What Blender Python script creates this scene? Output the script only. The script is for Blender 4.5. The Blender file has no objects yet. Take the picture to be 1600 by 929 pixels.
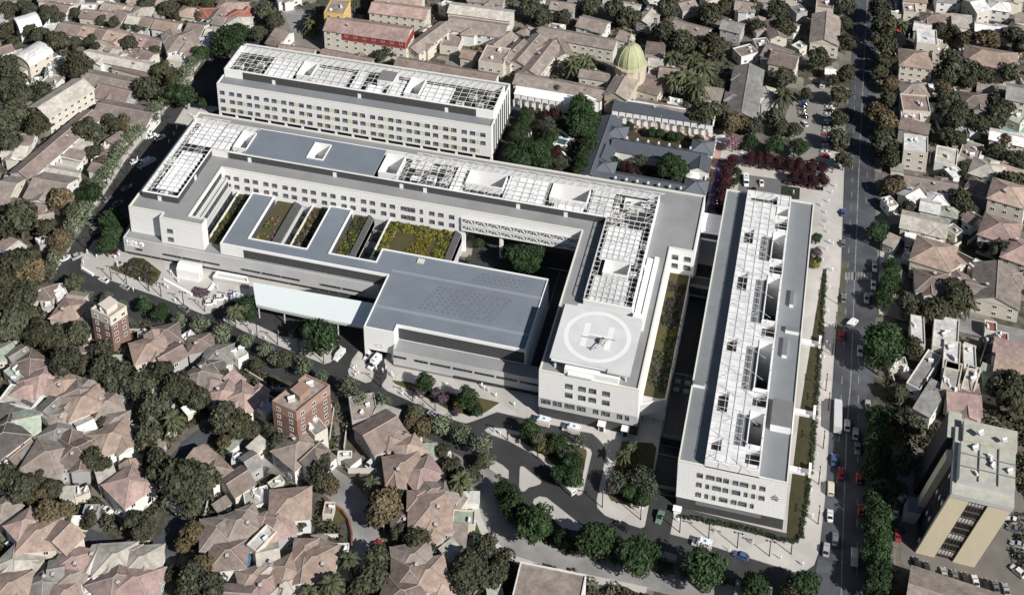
import bpy, math, random
from mathutils import Vector, Matrix, noise
R_=random.Random(7)
# ---------------- camera ----------------
S=bpy.context.scene
FPX,CPY,PIT,YAW,HC=2253.8,-386.06,.3950,-.2511,380.0
cp,sp,cy,sy=math.cos(PIT),math.sin(PIT),math.cos(YAW),math.sin(YAW)
RIGHT=Vector((cy,-sy,0)); UP=Vector((sp*sy,sp*cy,cp)); FWD=Vector((cp*sy,cp*cy,-sp))
cd=bpy.data.cameras.new('camera'); cam=bpy.data.objects.new('camera',cd); S.collection.objects.link(cam)
m=Matrix((RIGHT,UP,-FWD)).transposed().to_4x4(); m.translation=(0,0,HC); cam.matrix_world=m
cd.sensor_width=36; cd.lens=36*FPX/1600; cd.shift_y=-(464.5-CPY)/1600; cd.clip_start=5; cd.clip_end=6000
S.camera=cam
# ---------------- light ----------------
EL,AZ=math.radians(37),math.radians(121)
w=bpy.data.worlds.new('World'); S.world=w; w.use_nodes=True
nt=w.node_tree; bg=nt.nodes['Background']; sk=nt.nodes.new('ShaderNodeTexSky'); sk.sky_type='NISHITA'; sk.sun_disc=False
sk.sun_elevation=EL; sk.sun_rotation=AZ; sk.dust_density=1.0; sk.air_density=1.0
nt.links.new(sk.outputs[0],bg.inputs[0]); bg.inputs[1].default_value=.036
sd=bpy.data.lights.new('sun','SUN'); sd.energy=4.5; sd.angle=math.radians(.5); sd.color=(1,.965,.91)
so=bpy.data.objects.new('sun',sd); S.collection.objects.link(so)
sv=Vector((math.cos(EL)*math.sin(AZ),math.cos(EL)*math.cos(AZ),math.sin(EL)))
so.rotation_euler=sv.to_track_quat('Z','Y').to_euler(); so.location=(0,0,500)
S.view_settings.view_transform='Standard'; S.view_settings.look='None'; S.view_settings.exposure=.3; S.view_settings.gamma=1
S.view_settings.use_curve_mapping=False
S.render.engine='CYCLES'; S.cycles.max_bounces=5; S.cycles.diffuse_bounces=3; S.cycles.glossy_bounces=2; S.cycles.use_denoising=True
# ---------------- helpers ----------------
def G(px,py,z=0.0):
    """world point at height z seen at photo pixel px,py"""
    d=RIGHT*(px-800)+UP*(-(py-CPY))+FWD*FPX
    t=(z-HC)/d.z
    return Vector((d.x*t,d.y*t,z))
def P(v):
    q=Vector(v)-Vector((0,0,HC)); dz=q.dot(FWD)
    return 800+FPX*q.dot(RIGHT)/dz, CPY-FPX*q.dot(UP)/dz
COL=S.collection
class MB:
    def __init__(s): s.v=[];s.f=[];s.m=[]
    def face(s,pts,m=0):
        n=len(s.v); s.v+=[tuple(p) for p in pts]; s.f.append(tuple(range(n,n+len(pts)))); s.m.append(m)
    def hexa(s,b,t,m=0,mt=None,bottom=True):
        n=len(s.v); k=len(b); s.v+=[tuple(p) for p in b]+[tuple(p) for p in t]
        for i in range(k):
            j=(i+1)%k; s.f.append((n+i,n+j,n+k+j,n+k+i)); s.m.append(m)
        s.f.append(tuple(range(n+k,n+2*k))); s.m.append(m if mt is None else mt)
        if bottom: s.f.append(tuple(range(n+k-1,n-1,-1))); s.m.append(m)
    def box(s,x0,y0,z0,x1,y1,z1,m=0,mt=None):
        c=((x0,y0),(x1,y0),(x1,y1),(x0,y1)); s.hexa([(a,b,z0) for a,b in c],[(a,b,z1) for a,b in c],m,mt)
    def prism(s,poly,z0,z1,m=0,mt=None):
        a=sum(poly[i][0]*poly[(i+1)%len(poly)][1]-poly[(i+1)%len(poly)][0]*poly[i][1] for i in range(len(poly)))
        if a<0: poly=poly[::-1]
        s.hexa([(p[0],p[1],z0) for p in poly],[(p[0],p[1],z1) for p in poly],m,mt)
    def bar(s,a,b,t=.2,m=0,t2=None):
        a=Vector(a);b=Vector(b);d=(b-a)
        if d.length<1e-4: return
        d.normalize(); u=d.cross(Vector((0,0,1)))
        if u.length<.01: u=Vector((1,0,0))
        u.normalize(); v=d.cross(u); t2=t if t2 is None else t2
        r=[(u*-1-v),(u-v),(u+v),(u*-1+v)]
        s.hexa([a+q*t/2 for q in r],[b+q*t2/2 for q in r],m)
    def cyl(s,a,b,ra,rb=None,n=8,m=0):
        a=Vector(a);b=Vector(b);d=(b-a).normalized();rb=ra if rb is None else rb
        u=d.cross(Vector((0,0,1)))
        if u.length<.01: u=Vector((1,0,0))
        u.normalize();v=u.cross(d)
        c=[(u*math.cos(2*math.pi*i/n)-v*math.sin(2*math.pi*i/n)) for i in range(n)]
        s.hexa([a+q*ra for q in c],[b+q*rb for q in c],m)
    def slab(s,rects,holes,z0,z1,mw=0,mt=None,bottom=False):
        """union of axis rects minus holes, extruded z0..z1"""
        xs=sorted({r[i] for r in rects+holes for i in (0,2)}); ys=sorted({r[i] for r in rects+holes for i in (1,3)})
        mt=mw if mt is None else mt
        ins=lambda x,y:any(r[0]<x<r[2] and r[1]<y<r[3] for r in rects) and not any(r[0]<x<r[2] and r[1]<y<r[3] for r in holes)
        nx,ny=len(xs)-1,len(ys)-1
        g=[[ins((xs[i]+xs[i+1])/2,(ys[j]+ys[j+1])/2) for j in range(ny)] for i in range(nx)]
        at=lambda i,j:0<=i<nx and 0<=j<ny and g[i][j]
        for i in range(nx):
            for j in range(ny):
                if not g[i][j]: continue
                a,b,c,d=xs[i],ys[j],xs[i+1],ys[j+1]
                s.face([(a,b,z1),(c,b,z1),(c,d,z1),(a,d,z1)],mt)
                if bottom: s.face([(a,d,z0),(c,d,z0),(c,b,z0),(a,b,z0)],mw)
                if not at(i,j-1): s.face([(a,b,z0),(c,b,z0),(c,b,z1),(a,b,z1)],mw)
                if not at(i,j+1): s.face([(c,d,z0),(a,d,z0),(a,d,z1),(c,d,z1)],mw)
                if not at(i-1,j): s.face([(a,d,z0),(a,b,z0),(a,b,z1),(a,d,z1)],mw)
                if not at(i+1,j): s.face([(c,b,z0),(c,d,z0),(c,d,z1),(c,b,z1)],mw)
    def parapet(s,poly,z0,z1,t=.45,m=0,closed=True):
        n=len(poly); a=sum(poly[i][0]*poly[(i+1)%n][1]-poly[(i+1)%n][0]*poly[i][1] for i in range(n))
        if closed and a<0: poly=poly[::-1]
        P2=[Vector((p[0],p[1])) for p in poly]; ins=[]
        for i in range(n):
            p=P2[i]; d1=(p-P2[i-1]).normalized(); d2=(P2[(i+1)%n]-p).normalized()
            if not closed and i==0: d1=d2
            if not closed and i==n-1: d2=d1
            n1=Vector((-d1.y,d1.x));n2=Vector((-d2.y,d2.x)); b=(n1+n2); b=b/max(.3,b.dot(n1)) if b.length>.01 else n1
            ins.append(p+b*t)
        for i in range(n if closed else n-1):
            j=(i+1)%n; q=[P2[i],P2[j],ins[j],ins[i]]
            s.hexa([(a.x,a.y,z0) for a in q],[(a.x,a.y,z1) for a in q],m)
    def mesh(s,name,mats,smooth=False):
        me=bpy.data.meshes.new(name); me.from_pydata(s.v,[],s.f)
        for q in (mats if isinstance(mats,(list,tuple)) else [mats]): me.materials.append(q)
        me.polygons.foreach_set('material_index',s.m)
        if smooth: me.polygons.foreach_set('use_smooth',[True]*len(s.f))
        me.update(); return me
    def build(s,name,mats,parent=None,smooth=False):
        o=bpy.data.objects.new(name,s.mesh(name,mats,smooth)); COL.objects.link(o)
        if parent: o.parent=parent
        return o
def inst(name,me,parent=None,loc=(0,0,0),rz=0,sc=1):
    o=bpy.data.objects.new(name,me); COL.objects.link(o); o.location=loc; o.rotation_euler=(0,0,rz)
    o.scale=sc if isinstance(sc,(tuple,list)) else (sc,sc,sc)
    if parent: o.parent=parent
    return o
def empty(name,loc=(0,0,0),rz=0,sc=1):
    o=bpy.data.objects.new(name,None); COL.objects.link(o); o.location=loc; o.rotation_euler=(0,0,rz); o.scale=(sc,sc,sc); o.empty_display_size=.5; return o
def tag(o,label=None,cat=None,group=None,kind=None):
    if label: o['label']=label
    if cat: o['category']=cat
    if group: o['group']=group
    if kind: o['kind']=kind
    return o
# ------ labels that place each repeat beside a landmark -------
LM=[('helipad',930,528),('green dome',985,75),('cream tower block',1505,740),('brick apartment block',465,630),('small brick terrace flats',180,500),
('white canopy',490,470),('white entrance pavilion',298,425),('long north ward',560,150),('blue-grey cloister',1020,240),('red school building',580,35),
('silver-white lorry',1309,648),('curved grey road',765,800),('west ward wing',265,280),('east ward building',1170,500),('lower vaulted hall',50,85),
('theatre block roof',710,475),('angled parked cars',1290,210),('white stepped town house',1440,235),('long cream-roofed hall',1445,348),('boulevard crossroads',1345,500),
('pink hipped house',1432,128),('small blue roof',365,875),('striped flat roofs',35,620),('bright pink hipped house',205,755),('long slanting brown roof',80,225),
('triangular traffic island',826,745),('garden pool',878,223),('terracotta warehouse corner',1500,920),('brown street canopies',1550,515),('curved suburban lane',560,820),('grey taupe gabled hall',1560,440),('three-storey white flats',1570,310)]
_cnt={}
def autolabel(o,desc,px,py):
    """collected now, resolved at the end so ordinals are by true distance"""
    _cnt.setdefault('all',[]).append((o,desc,px,py))
def resolve_labels():
    ordn=['nearest','second nearest','third nearest','fourth nearest','fifth nearest','sixth nearest','seventh nearest','eighth nearest','ninth nearest','tenth nearest']
    g={}
    for o,desc,px,py in _cnt.get('all',[]):
        best=min(LM,key=lambda l:(l[1]-px)**2+((l[2]-py)*1.3)**2)
        dx,dy=px-best[1],(py-best[2])*1.3
        side=('right of' if dx>0 else 'left of') if abs(dx)>abs(dy) else ('below' if dy>0 else 'above')
        g.setdefault((desc,best[0],side),[]).append((dx*dx+dy*dy,o))
    for (desc,l,side),lst in g.items():
        lst.sort(key=lambda t:t[0])
        for i,(d,o) in enumerate(lst):
            desc=desc.replace(' roofed building','')
            if len(lst)==1: o['label']=f'{desc}, {side} the {l}'
            else: o['label']=f'{desc}, {ordn[i] if i<10 else str(i+1)+"th nearest"} {side} the {l}'
# ---------------- materials ----------------
MT={}
def mat(name,col,rough=.85,var=.12,scale=.6,metal=0,detail=None,bump=0,coat=0,emit=None):
    if name in MT: return MT[name]
    m=bpy.data.materials.new(name); m.use_nodes=True; n=m.node_tree.nodes; l=m.node_tree.links; b=n['Principled BSDF']
    b.inputs['Roughness'].default_value=rough; b.inputs['Metallic'].default_value=metal; b.inputs['Specular IOR Level'].default_value=.3
    if coat: b.inputs['Coat Weight'].default_value=coat
    tc=n.new('ShaderNodeTexCoord'); co=tc.outputs['Object']
    nz=n.new('ShaderNodeTexNoise'); nz.inputs['Scale'].default_value=scale; nz.inputs['Detail'].default_value=6; nz.inputs['Roughness'].default_value=.65; l.new(co,nz.inputs['Vector'])
    rp=n.new('ShaderNodeMapRange'); rp.inputs['From Min'].default_value=.3; rp.inputs['From Max'].default_value=.7; rp.inputs['To Min'].default_value=1-var; rp.inputs['To Max'].default_value=1+var; l.new(nz.outputs['Fac'],rp.inputs['Value'])
    mx=n.new('ShaderNodeVectorMath'); mx.operation='SCALE'; mx.inputs[0].default_value=col[:3]; l.new(rp.outputs[0],mx.inputs['Scale'])
    out=mx.outputs[0]
    if detail=='panel': # cladding panels: offset joints
        br=n.new('ShaderNodeTexBrick'); br.inputs['Scale'].default_value=1; br.inputs['Brick Width'].default_value=3.2; br.inputs['Row Height'].default_value=1.3; br.inputs['Mortar Size'].default_value=.035; br.inputs['Mortar Smooth'].default_value=.3
        br.inputs['Color1'].default_value=(1,1,1,1);br.inputs['Color2'].default_value=(.975,.975,.975,1);br.inputs['Mortar'].default_value=(.7,.7,.72,1)
        sx=n.new('ShaderNodeSeparateXYZ'); l.new(co,sx.inputs[0]); ad=n.new('ShaderNodeMath'); l.new(sx.outputs['X'],ad.inputs[0]); l.new(sx.outputs['Y'],ad.inputs[1])
        cb=n.new('ShaderNodeCombineXYZ'); l.new(ad.outputs[0],cb.inputs['X']); l.new(sx.outputs['Z'],cb.inputs['Y']); l.new(cb.outputs[0],br.inputs['Vector'])
        m2=n.new('ShaderNodeVectorMath'); m2.operation='MULTIPLY'; l.new(out,m2.inputs[0]); l.new(br.outputs['Color'],m2.inputs[1]); out=m2.outputs[0]
    if detail in('louvre','tile','seam','brick'):
        wv=n.new('ShaderNodeTexWave'); wv.bands_direction={'louvre':'DIAGONAL','tile':'Y','seam':'X','brick':'Z'}[detail]
        wv.inputs['Scale'].default_value={'louvre':.9,'tile':.9,'seam':.28,'brick':.5}[detail]; wv.inputs['Distortion'].default_value={'louvre':0,'tile':.6,'seam':0.05,'brick':.1}[detail]; wv.inputs['Detail Scale'].default_value=2
        l.new(co,wv.inputs['Vector']); r2=n.new('ShaderNodeMapRange'); r2.inputs['To Min'].default_value={'louvre':.45,'tile':.86,'seam':.955,'brick':.9}[detail]; r2.inputs['To Max'].default_value={'louvre':1.5}.get(detail,1.06); l.new(wv.outputs['Fac'],r2.inputs['Value'])
        m3=n.new('ShaderNodeVectorMath'); m3.operation='SCALE'; l.new(out,m3.inputs[0]); l.new(r2.outputs[0],m3.inputs['Scale']); out=m3.outputs[0]
    if detail=='paver':
        vo=n.new('ShaderNodeTexVoronoi'); vo.inputs['Scale'].default_value=.12; l.new(co,vo.inputs['Vector'])
        r4=n.new('ShaderNodeMapRange'); r4.inputs['To Min'].default_value=.9; r4.inputs['To Max'].default_value=1.05; sp_=n.new('ShaderNodeSeparateColor'); l.new(vo.outputs['Color'],sp_.inputs[0]); l.new(sp_.outputs[0],r4.inputs['Value'])
        m5=n.new('ShaderNodeVectorMath'); m5.operation='SCALE'; l.new(out,m5.inputs[0]); l.new(r4.outputs[0],m5.inputs['Scale']); out=m5.outputs[0]
    if name in('asphalt','worn_asphalt','old_concrete_road','light_plaza_paving','grey_membrane_roof','slate_grey_roof','helipad_surface','blue_grey_metal_roof','light_grey_concrete'):
        # patched and stained: warped cells plus long streaks
        n6=n.new('ShaderNodeTexNoise'); n6.inputs['Scale'].default_value=.06; n6.inputs['Detail'].default_value=8; n6.inputs['Distortion'].default_value=1.2; l.new(co,n6.inputs['Vector'])
        n7=n.new('ShaderNodeTexVoronoi'); n7.inputs['Scale'].default_value=.09; l.new(n6.outputs['Color'],n7.inputs['Vector']) if 0 else l.new(co,n7.inputs['Vector'])
        k_={'asphalt':.22,'worn_asphalt':.32,'old_concrete_road':.2,'light_plaza_paving':.07}.get(name,.07)
        r6=n.new('ShaderNodeMapRange'); r6.inputs['From Min'].default_value=.32; r6.inputs['From Max'].default_value=.68; r6.inputs['To Min'].default_value=1-k_; r6.inputs['To Max'].default_value=1+k_; l.new(n6.outputs['Fac'],r6.inputs['Value'])
        s6=n.new('ShaderNodeSeparateColor'); l.new(n7.outputs['Color'],s6.inputs[0]); r7=n.new('ShaderNodeMapRange'); r7.inputs['To Min'].default_value=1-k_*.35; r7.inputs['To Max'].default_value=1+k_*.35; l.new(s6.outputs[0],r7.inputs['Value'])
        m6=n.new('ShaderNodeMath'); m6.operation='MULTIPLY'; l.new(r6.outputs[0],m6.inputs[0]); l.new(r7.outputs[0],m6.inputs[1])
        m7=n.new('ShaderNodeVectorMath'); m7.operation='SCALE'; l.new(out,m7.inputs[0]); l.new(m6.outputs[0],m7.inputs['Scale']); out=m7.outputs[0]
    if detail in('roofage','tile'): # broad stains
        n2=n.new('ShaderNodeTexNoise'); n2.inputs['Scale'].default_value=.18; n2.inputs['Detail'].default_value=3; l.new(co,n2.inputs['Vector'])
        oi=n.new('ShaderNodeObjectInfo'); a2=n.new('ShaderNodeMapRange'); a2.inputs['To Min'].default_value=.78; a2.inputs['To Max'].default_value=1.15; l.new(oi.outputs['Random'],a2.inputs['Value'])
        a3=n.new('ShaderNodeMapRange'); a3.inputs['From Min'].default_value=.3; a3.inputs['From Max'].default_value=.7; a3.inputs['To Min'].default_value=.8; a3.inputs['To Max'].default_value=1.15; l.new(n2.outputs['Fac'],a3.inputs['Value'])
        mm=n.new('ShaderNodeMath'); mm.operation='MULTIPLY'; l.new(a2.outputs[0],mm.inputs[0]); l.new(a3.outputs[0],mm.inputs[1])
        m4=n.new('ShaderNodeVectorMath'); m4.operation='SCALE'; l.new(out,m4.inputs[0]); l.new(mm.outputs[0],m4.inputs['Scale']); out=m4.outputs[0]
    l.new(out,b.inputs['Base Color'])
    if bump:
        bp=n.new('ShaderNodeBump'); bp.inputs['Strength'].default_value=bump; bp.inputs['Distance'].default_value=.2; l.new(nz.outputs['Fac'],bp.inputs['Height']); l.new(bp.outputs[0],b.inputs['Normal'])
    MT[name]=m; return m
WHITE=mat('white_panel_cladding',(.86,.86,.86),.6,.02,.3,detail='panel')
WHT=mat('white_render',(.86,.86,.855),.6,.03,.3)
CREAMP=mat('cream_coping',(.72,.71,.63),.7,.04,.5)
ROOFG=mat('grey_membrane_roof',(.275,.275,.28),.8,.08,.12)
ROOFB=mat('blue_grey_metal_roof',(.185,.212,.25),.6,.05,.08,detail='seam')
ROOFD=mat('slate_grey_roof',(.215,.23,.245),.7,.05,.1)
DARK=mat('charcoal_louvre',(.07,.07,.073),.7,.2,1.2,detail='louvre')
DKF=mat('dark_paving_and_shade',(.045,.045,.048),.9,.2,.3)  # dark paving; its near-black also paints alley shade on floors and roofs
GLASS=mat('dark_window_glass',(.035,.04,.045),.15,.3,.8)
FRAME=mat('grey_window_frame',(.17,.17,.17),.6,.05,1)
LGREY=mat('light_grey_concrete',(.52,.52,.52),.8,.04,.3)
MGREY=mat('mid_grey_concrete',(.2,.2,.205),.8,.08,.3)
STEEL=mat('white_steel',(.72,.72,.72),.4,.02,1)
DECK=mat('dark_plant_deck',(.05,.05,.052),.9,.3,.5)
CORR=mat('white_corrugated_sheet',(.80,.80,.80),.5,.1,.5,detail='tile')
CREAMM=mat('cream_plant_unit',(.66,.65,.55),.6,.05,.5)
ASPH=mat('asphalt',(.045,.045,.047),.9,.18,.08,bump=.1)
ASPHOLD=mat('worn_asphalt',(.075,.08,.092),.9,.35,.05)
CONCR=mat('old_concrete_road',(.26,.255,.25),.9,.25,.09)
PAVE=mat('light_plaza_paving',(.50,.475,.45),.85,.06,.15,detail='paver')
KERB=mat('kerb_stone',(.42,.41,.40),.85,.1,.5)
LAWN=mat('olive_lawn',(.085,.075,.032),.95,.25,.25)
SOIL=mat('roof_garden_soil',(.075,.066,.03),.95,.12,.3)
GRASSG=mat('green_grass',(.05,.075,.03),.95,.25,.25)
YEL=mat('pale_yellow_panel',(.66,.68,.46),.6,.03,1)
GRN=mat('pale_green_panel',(.60,.69,.58),.6,.03,1)
BLK=mat('black_metal',(.02,.02,.022),.5,.05,1)
WATER=mat('pool_water',(.05,.12,.14),.1,.1,1)
PAINT=mat('road_paint',(.24,.24,.235),.85,.45,.4)
TILEPINK=mat('pink_brick_paving',(.42,.29,.24),.85,.08,.3,detail='paver')
SLATE=mat('cloister_slate_roof',(.085,.095,.115),.7,.08,.3)
SLATEL=mat('cloister_slate_light',(.14,.155,.18),.65,.06,.3)
# ---------------- ground ----------------
def ground_mat():
    m=bpy.data.materials.new('suburb_ground'); m.use_nodes=True; n=m.node_tree.nodes; l=m.node_tree.links; b=n['Principled BSDF']; b.inputs['Roughness'].default_value=.95; b.inputs['Specular IOR Level'].default_value=.1
    tc=n.new('ShaderNodeTexCoord'); v=n.new('ShaderNodeTexVoronoi'); v.inputs['Scale'].default_value=.11; v.distance='CHEBYCHEV'; l.new(tc.outputs['Object'],v.inputs['Vector'])
    cr=n.new('ShaderNodeValToRGB'); cr.color_ramp.interpolation='CONSTANT'; e=cr.color_ramp.elements
    cols=[(.04,.045,.028),(.22,.20,.18),(.065,.065,.042),(.30,.28,.25),(.12,.105,.09),(.05,.055,.032),(.18,.17,.16),(.38,.36,.33)]
    e[0].color=(*cols[0],1); e[1].position=1/8; e[1].color=(*cols[1],1)
    for i in range(2,8): q=e.new(i/8); q.color=(*cols[i],1)
    s=n.new('ShaderNodeSeparateColor'); l.new(v.outputs['Color'],s.inputs[0]); l.new(s.outputs[0],cr.inputs[0])
    nz=n.new('ShaderNodeTexNoise'); nz.inputs['Scale'].default_value=.35; nz.inputs['Detail'].default_value=8; nz.inputs['Roughness'].default_value=.7; l.new(tc.outputs['Object'],nz.inputs['Vector'])
    c2=n.new('ShaderNodeValToRGB'); e=c2.color_ramp.elements; e[0].position=.35; e[0].color=(.03,.034,.02,1); e[1].position=.66; e[1].color=(.19,.172,.15,1)
    l.new(nz.outputs['Fac'],c2.inputs[0]); mx=n.new('ShaderNodeMix'); mx.data_type='RGBA'; mx.inputs[0].default_value=.55; l.new(cr.outputs[0],mx.inputs[6]); l.new(c2.outputs[0],mx.inputs[7]); l.new(mx.outputs[2],b.inputs['Base Color'])
    return m
g=MB(); g.face([(-1600,-300,-.05),(1400,-300,-.05),(1400,3200,-.05),(-1600,3200,-.05)])
tag(g.build('ground',ground_mat()),kind='structure')
def sheet(name,pts,z,m,h=0,mt=None,world=False):
    """flat polygon from photo pixels; h>0 makes a raised slab with a kerb face"""
    q=[Vector((p[0],p[1],0)) if world else G(p[0],p[1],0) for p in pts]
    mb=MB()
    a=sum(q[i].x*q[(i+1)%len(q)].y-q[(i+1)%len(q)].x*q[i].y for i in range(len(q)))
    if a<0: q=q[::-1]
    if h:
        mb.prism([(p.x,p.y) for p in q],-.04,z+h,1,0)
        mb.parapet([(p.x,p.y) for p in q],z+h,z+h+.012,.3,1)
        o=mb.build(name,[m,mt or KERB])
    else:
        mb.face([(p.x,p.y,z) for p in q]); o=mb.build(name,m)
    return tag(o,kind='structure')
def ribbon(name,pts,wd,z,m,px=True,h=0):
    q=[G(p[0],p[1]) if px else Vector((p[0],p[1],0)) for p in pts]; L=[];Rr=[]
    for i,p in enumerate(q):
        d=(q[min(i+1,len(q)-1)]-q[max(i-1,0)]); d.z=0; d.normalize(); nrm=Vector((-d.y,d.x,0)); ww=wd[i] if isinstance(wd,(list,tuple)) else wd
        L.append(p+nrm*ww/2); Rr.append(p-nrm*ww/2)
    mb=MB()
    for i in range(len(q)-1):
        c=[Rr[i],Rr[i+1],L[i+1],L[i]]
        if h: mb.hexa([(a.x,a.y,-.04) for a in c],[(a.x,a.y,z+h) for a in c])
        else: mb.face([(a.x,a.y,z) for a in c])
    return tag(mb.build(name,m),kind='structure')
# street network
sheet('street',[(20,480),(80,433),(113,382),(157,318),(200,250),(271,160),(297,128),(330,84),(352,55),(392,52),(800,150),(960,185),(1150,240),(1330,250),(1325,400),(1305,620),(1290,800),(1330,945),(1180,950),
 (1060,915),(960,893),(880,878),(815,850),(775,815),(752,765),(745,735),(720,712),(660,680),(600,655),(520,625),(470,603),(400,572),(330,540),(250,512),(170,483),(110,462)],.004,ASPH)
sheet('boulevard',[(1262,960),(1283,850),(1295,670),(1305,560),(1316,400),(1323,200),(1334,33),(1340,-40),(1374,-40),(1371,30),(1365,200),(1371,410),(1368,500),(1364,640),(1356,800),(1352,960)],.010,ASPHOLD)
for nm,pts,wd in (('boulevard_centre_line',[(1357,-30),(1353,40),(1342,267),(1340,320),(1329,600),(1323,670),(1316,860),(1314,950)],.35),):
    ribbon(nm,pts,wd,.016,PAINT)
mb=MB()
for (x0,y0),(x1,y1) in (((1339,40),(1331,300)),((1331,300),(1307,760)),((1342,560),(1338,940)),((1361,110),(1353,330))):
    a=G(x0,y0);b=G(x1,y1);L=(b-a).length;d=(b-a).normalized();n_=Vector((-d.y,d.x,0))*.12;k=0
    while k<L-3:
        p=a+d*k;q=a+d*(k+3.2); mb.face([(p.x+n_.x*-1,p.y-n_.y,.016),(q.x-n_.x,q.y-n_.y,.016),(q.x+n_.x,q.y+n_.y,.016),(p.x+n_.x,p.y+n_.y,.016)]); k+=8
for i in range(9): # zebra stripes at the crossroads
    a=G(1322+i*4.8,431);mb.face([(a.x-.35,a.y-2,.016),(a.x+.35,a.y-2,.016),(a.x+.35,a.y+2,.016),(a.x-.35,a.y+2,.016)])
tag(mb.build('lane_markings',PAINT),kind='structure')
for li,(pts,wd,m_) in enumerate((([(352,655),(325,676),(300,695),(278,722),(262,742)],7,ASPHOLD),([(385,672),(423,710),(460,722),(490,735),(525,758),(552,785),(566,815),(570,850),(562,890),(545,945)],9,CONCR),
  ([(130,838),(180,862),(225,872),(262,845),(284,805)],6.5,ASPHOLD),([(284,805),(268,850),(255,905)],6,ASPHOLD),([(1375,478),(1420,490),(1463,497),(1530,512),(1620,532)],8,CONCR),([(395,20),(425,-5),(440,-30)],7,ASPHOLD),([(375,55),(395,20)],7,ASPHOLD),
  ([(1238,-20),(1232,60),(1238,120)],5,CONCR),([(210,690),(190,640),(200,600)],5,ASPHOLD),([(470,50),(460,20),(440,0)],9,CONCR))):
    ribbon('lane',pts,wd,.02+.004*li,m_)
ribbon('curved_road',[(760,725),(757,760),(762,795),(778,825),(808,848),(860,866),(930,884),(1010,900),(1090,918),(1180,945)],[8,9,9.5,9.5,9.5,9,8.5,8,8,8],.016,CONCR)
ribbon('footpath',[(742,768),(744,800),(756,830),(775,853),(800,872),(850,888),(930,905),(1010,922)],2.2,.02,PAVE,h=.1)
sheet('green_verge',[(738,775),(741,815),(757,845),(785,868),(770,872),(748,862),(736,835)],.012,GRASSG)
sheet('car_park',[(1232,168),(1262,132),(1302,134),(1303,160),(1296,250),(1243,250),(1240,225),(1222,195)],.02,mat('car_park_surface',(.24,.225,.21),.9,.12,.1))
sheet('tower_forecourt',[(1396,690),(1402,800),(1408,880),(1440,893),(1560,940),(1640,940),(1640,700),(1560,720)],.008,mat('forecourt_asphalt',(.17,.155,.14),.9,.2,.1))
sheet('dirt_yard',[(-60,62),(20,70),(22,88),(8,98),(-60,100)],.012,mat('sandy_dirt',(.36,.25,.15),.95,.12,.1))
sheet('school_yard',[(440,20),(515,18),(520,60),(600,75),(560,95),(420,62)],.012,mat('yard_concrete',(.22,.2,.18),.9,.15,.1))
sheet('west_yard',[(35,95),(85,82),(135,92),(100,112),(70,128),(25,120)],.012,mat('yard_concrete',(.3,.27,.24)))
ribbon('hall_yard',[(1488,218),(1530,222)],5,.012,GRASSG)
sheet('garden_lawn_suburb',[(500,790),(520,775),(545,790),(548,812),(500,825),(485,818)],.012,LAWN)
ribbon('pavement',[(318,86),(290,126),(262,161),(192,249),(150,315),(110,366)],2.6,.004,PAVE,h=.1); ribbon('pavement',[(106,386),(92,408),(74,436)],2.6,.004,PAVE,h=.1)
sheet('plaza_paving',[(1376,380),(1398,400),(1402,455),(1386,492),(1374,490),(1370,474)],.012,PAVE,.1)
sheet('worn_verge',[(1314,400),(1326,412),(1320,450),(1322,500),(1312,520),(1305,560),(1308,470)],.013,mat('worn_verge',(.085,.085,.06),.95,.35,.2))
sheet('worn_verge',[(1375,-20),(1408,-20),(1402,300),(1378,300)],.013,mat('verge_dirt',(.15,.135,.11),.95,.4,.15)); ribbon('pavement',[(1400,-20),(1398,150),(1394,330)],2.2,.02,CONCR)
# plazas (raised paving)
sheet('plaza_paving',[(293,160),(273,192),(300,196),(345,168)],.004,PAVE,.11)
sheet('plaza_paving',[(147,375),(127,405),(126,421),(144,429),(181,441),(240,461),(300,484),(317,491),(330,489),(342,480),(356,472),(392,462),(500,450),(520,420),(300,345),(205,345),(190,372)],.004,PAVE,.11)
sheet('plaza_paving',[(348,500),(380,517),(430,538),(506,568.5),(516,566),(524,558),(527,545),(524,538),(505,534),(438,525),(401,507),(380,497),(355,492)],.004,PAVE,.11)
sheet('traffic_island',[(560,548),(550,562),(543.5,580),(546,587),(551,590),(571,598),(579,596),(583,590),(584,582),(580,574),(571,566),(566,552)],.004,PAVE,.11)
sheet('plaza_paving',[(600,564),(605,578),(604,590),(597,600),(597,604),(604,610),(643,627.5),(679,643),(709,656),(727,661.5),(741,657),(776,643.5),(827,655),(833,656),(860.6,663),(905,673),(925,677),(936,687),(945,698),(947,709),(939,750),(932,781),(933,793),(945,805),(970,815),(1000,824.5),(1006,823),(1011,818),(1022,743),(1042,620),(1080,420),(1110,300),(1000,290),(760,330),(720,420),(610,540)],.004,PAVE,.11)
sheet('traffic_island',[(757,672),(763.7,667),(794,670),(830,680),(880,686),(916,698),(923,702),(925,708),(911,768),(908,772),(903,773.5),(897,769),(843,715),(794,688.5),(763.7,677.7)],.004,PAVE,.11)
sheet('traffic_island',[(812,731),(814,728),(819,729),(845.5,751),(845,755),(838,758),(826,761),(820,767),(814,767),(811,760)],.004,PAVE,.11)
sheet('traffic_island',[(832.5,784),(834.8,779),(843,775),(854,777),(869,788.6),(912,823),(906,829),(880,826),(854,800),(837,794)],.004,PAVE,.11)
sheet('traffic_island',[(761.5,721),(772,719),(785,726),(795,735),(794.5,748),(778,742),(764,732)],.004,PAVE,.11)
sheet('plaza_paving',[(1050,797),(1045,828),(1047,834),(1082,843),(1160,868),(1240,893),(1258,892),(1272,882),(1280,860),(1289,780),(1297,650),(1306,520),(1314,420),(1318,300),(1320,240),(1300,236),(1240,262),(1150,232),(1112,200),(1095,320),(1075,480)],.004,PAVE,.11)
Z1=.13
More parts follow.
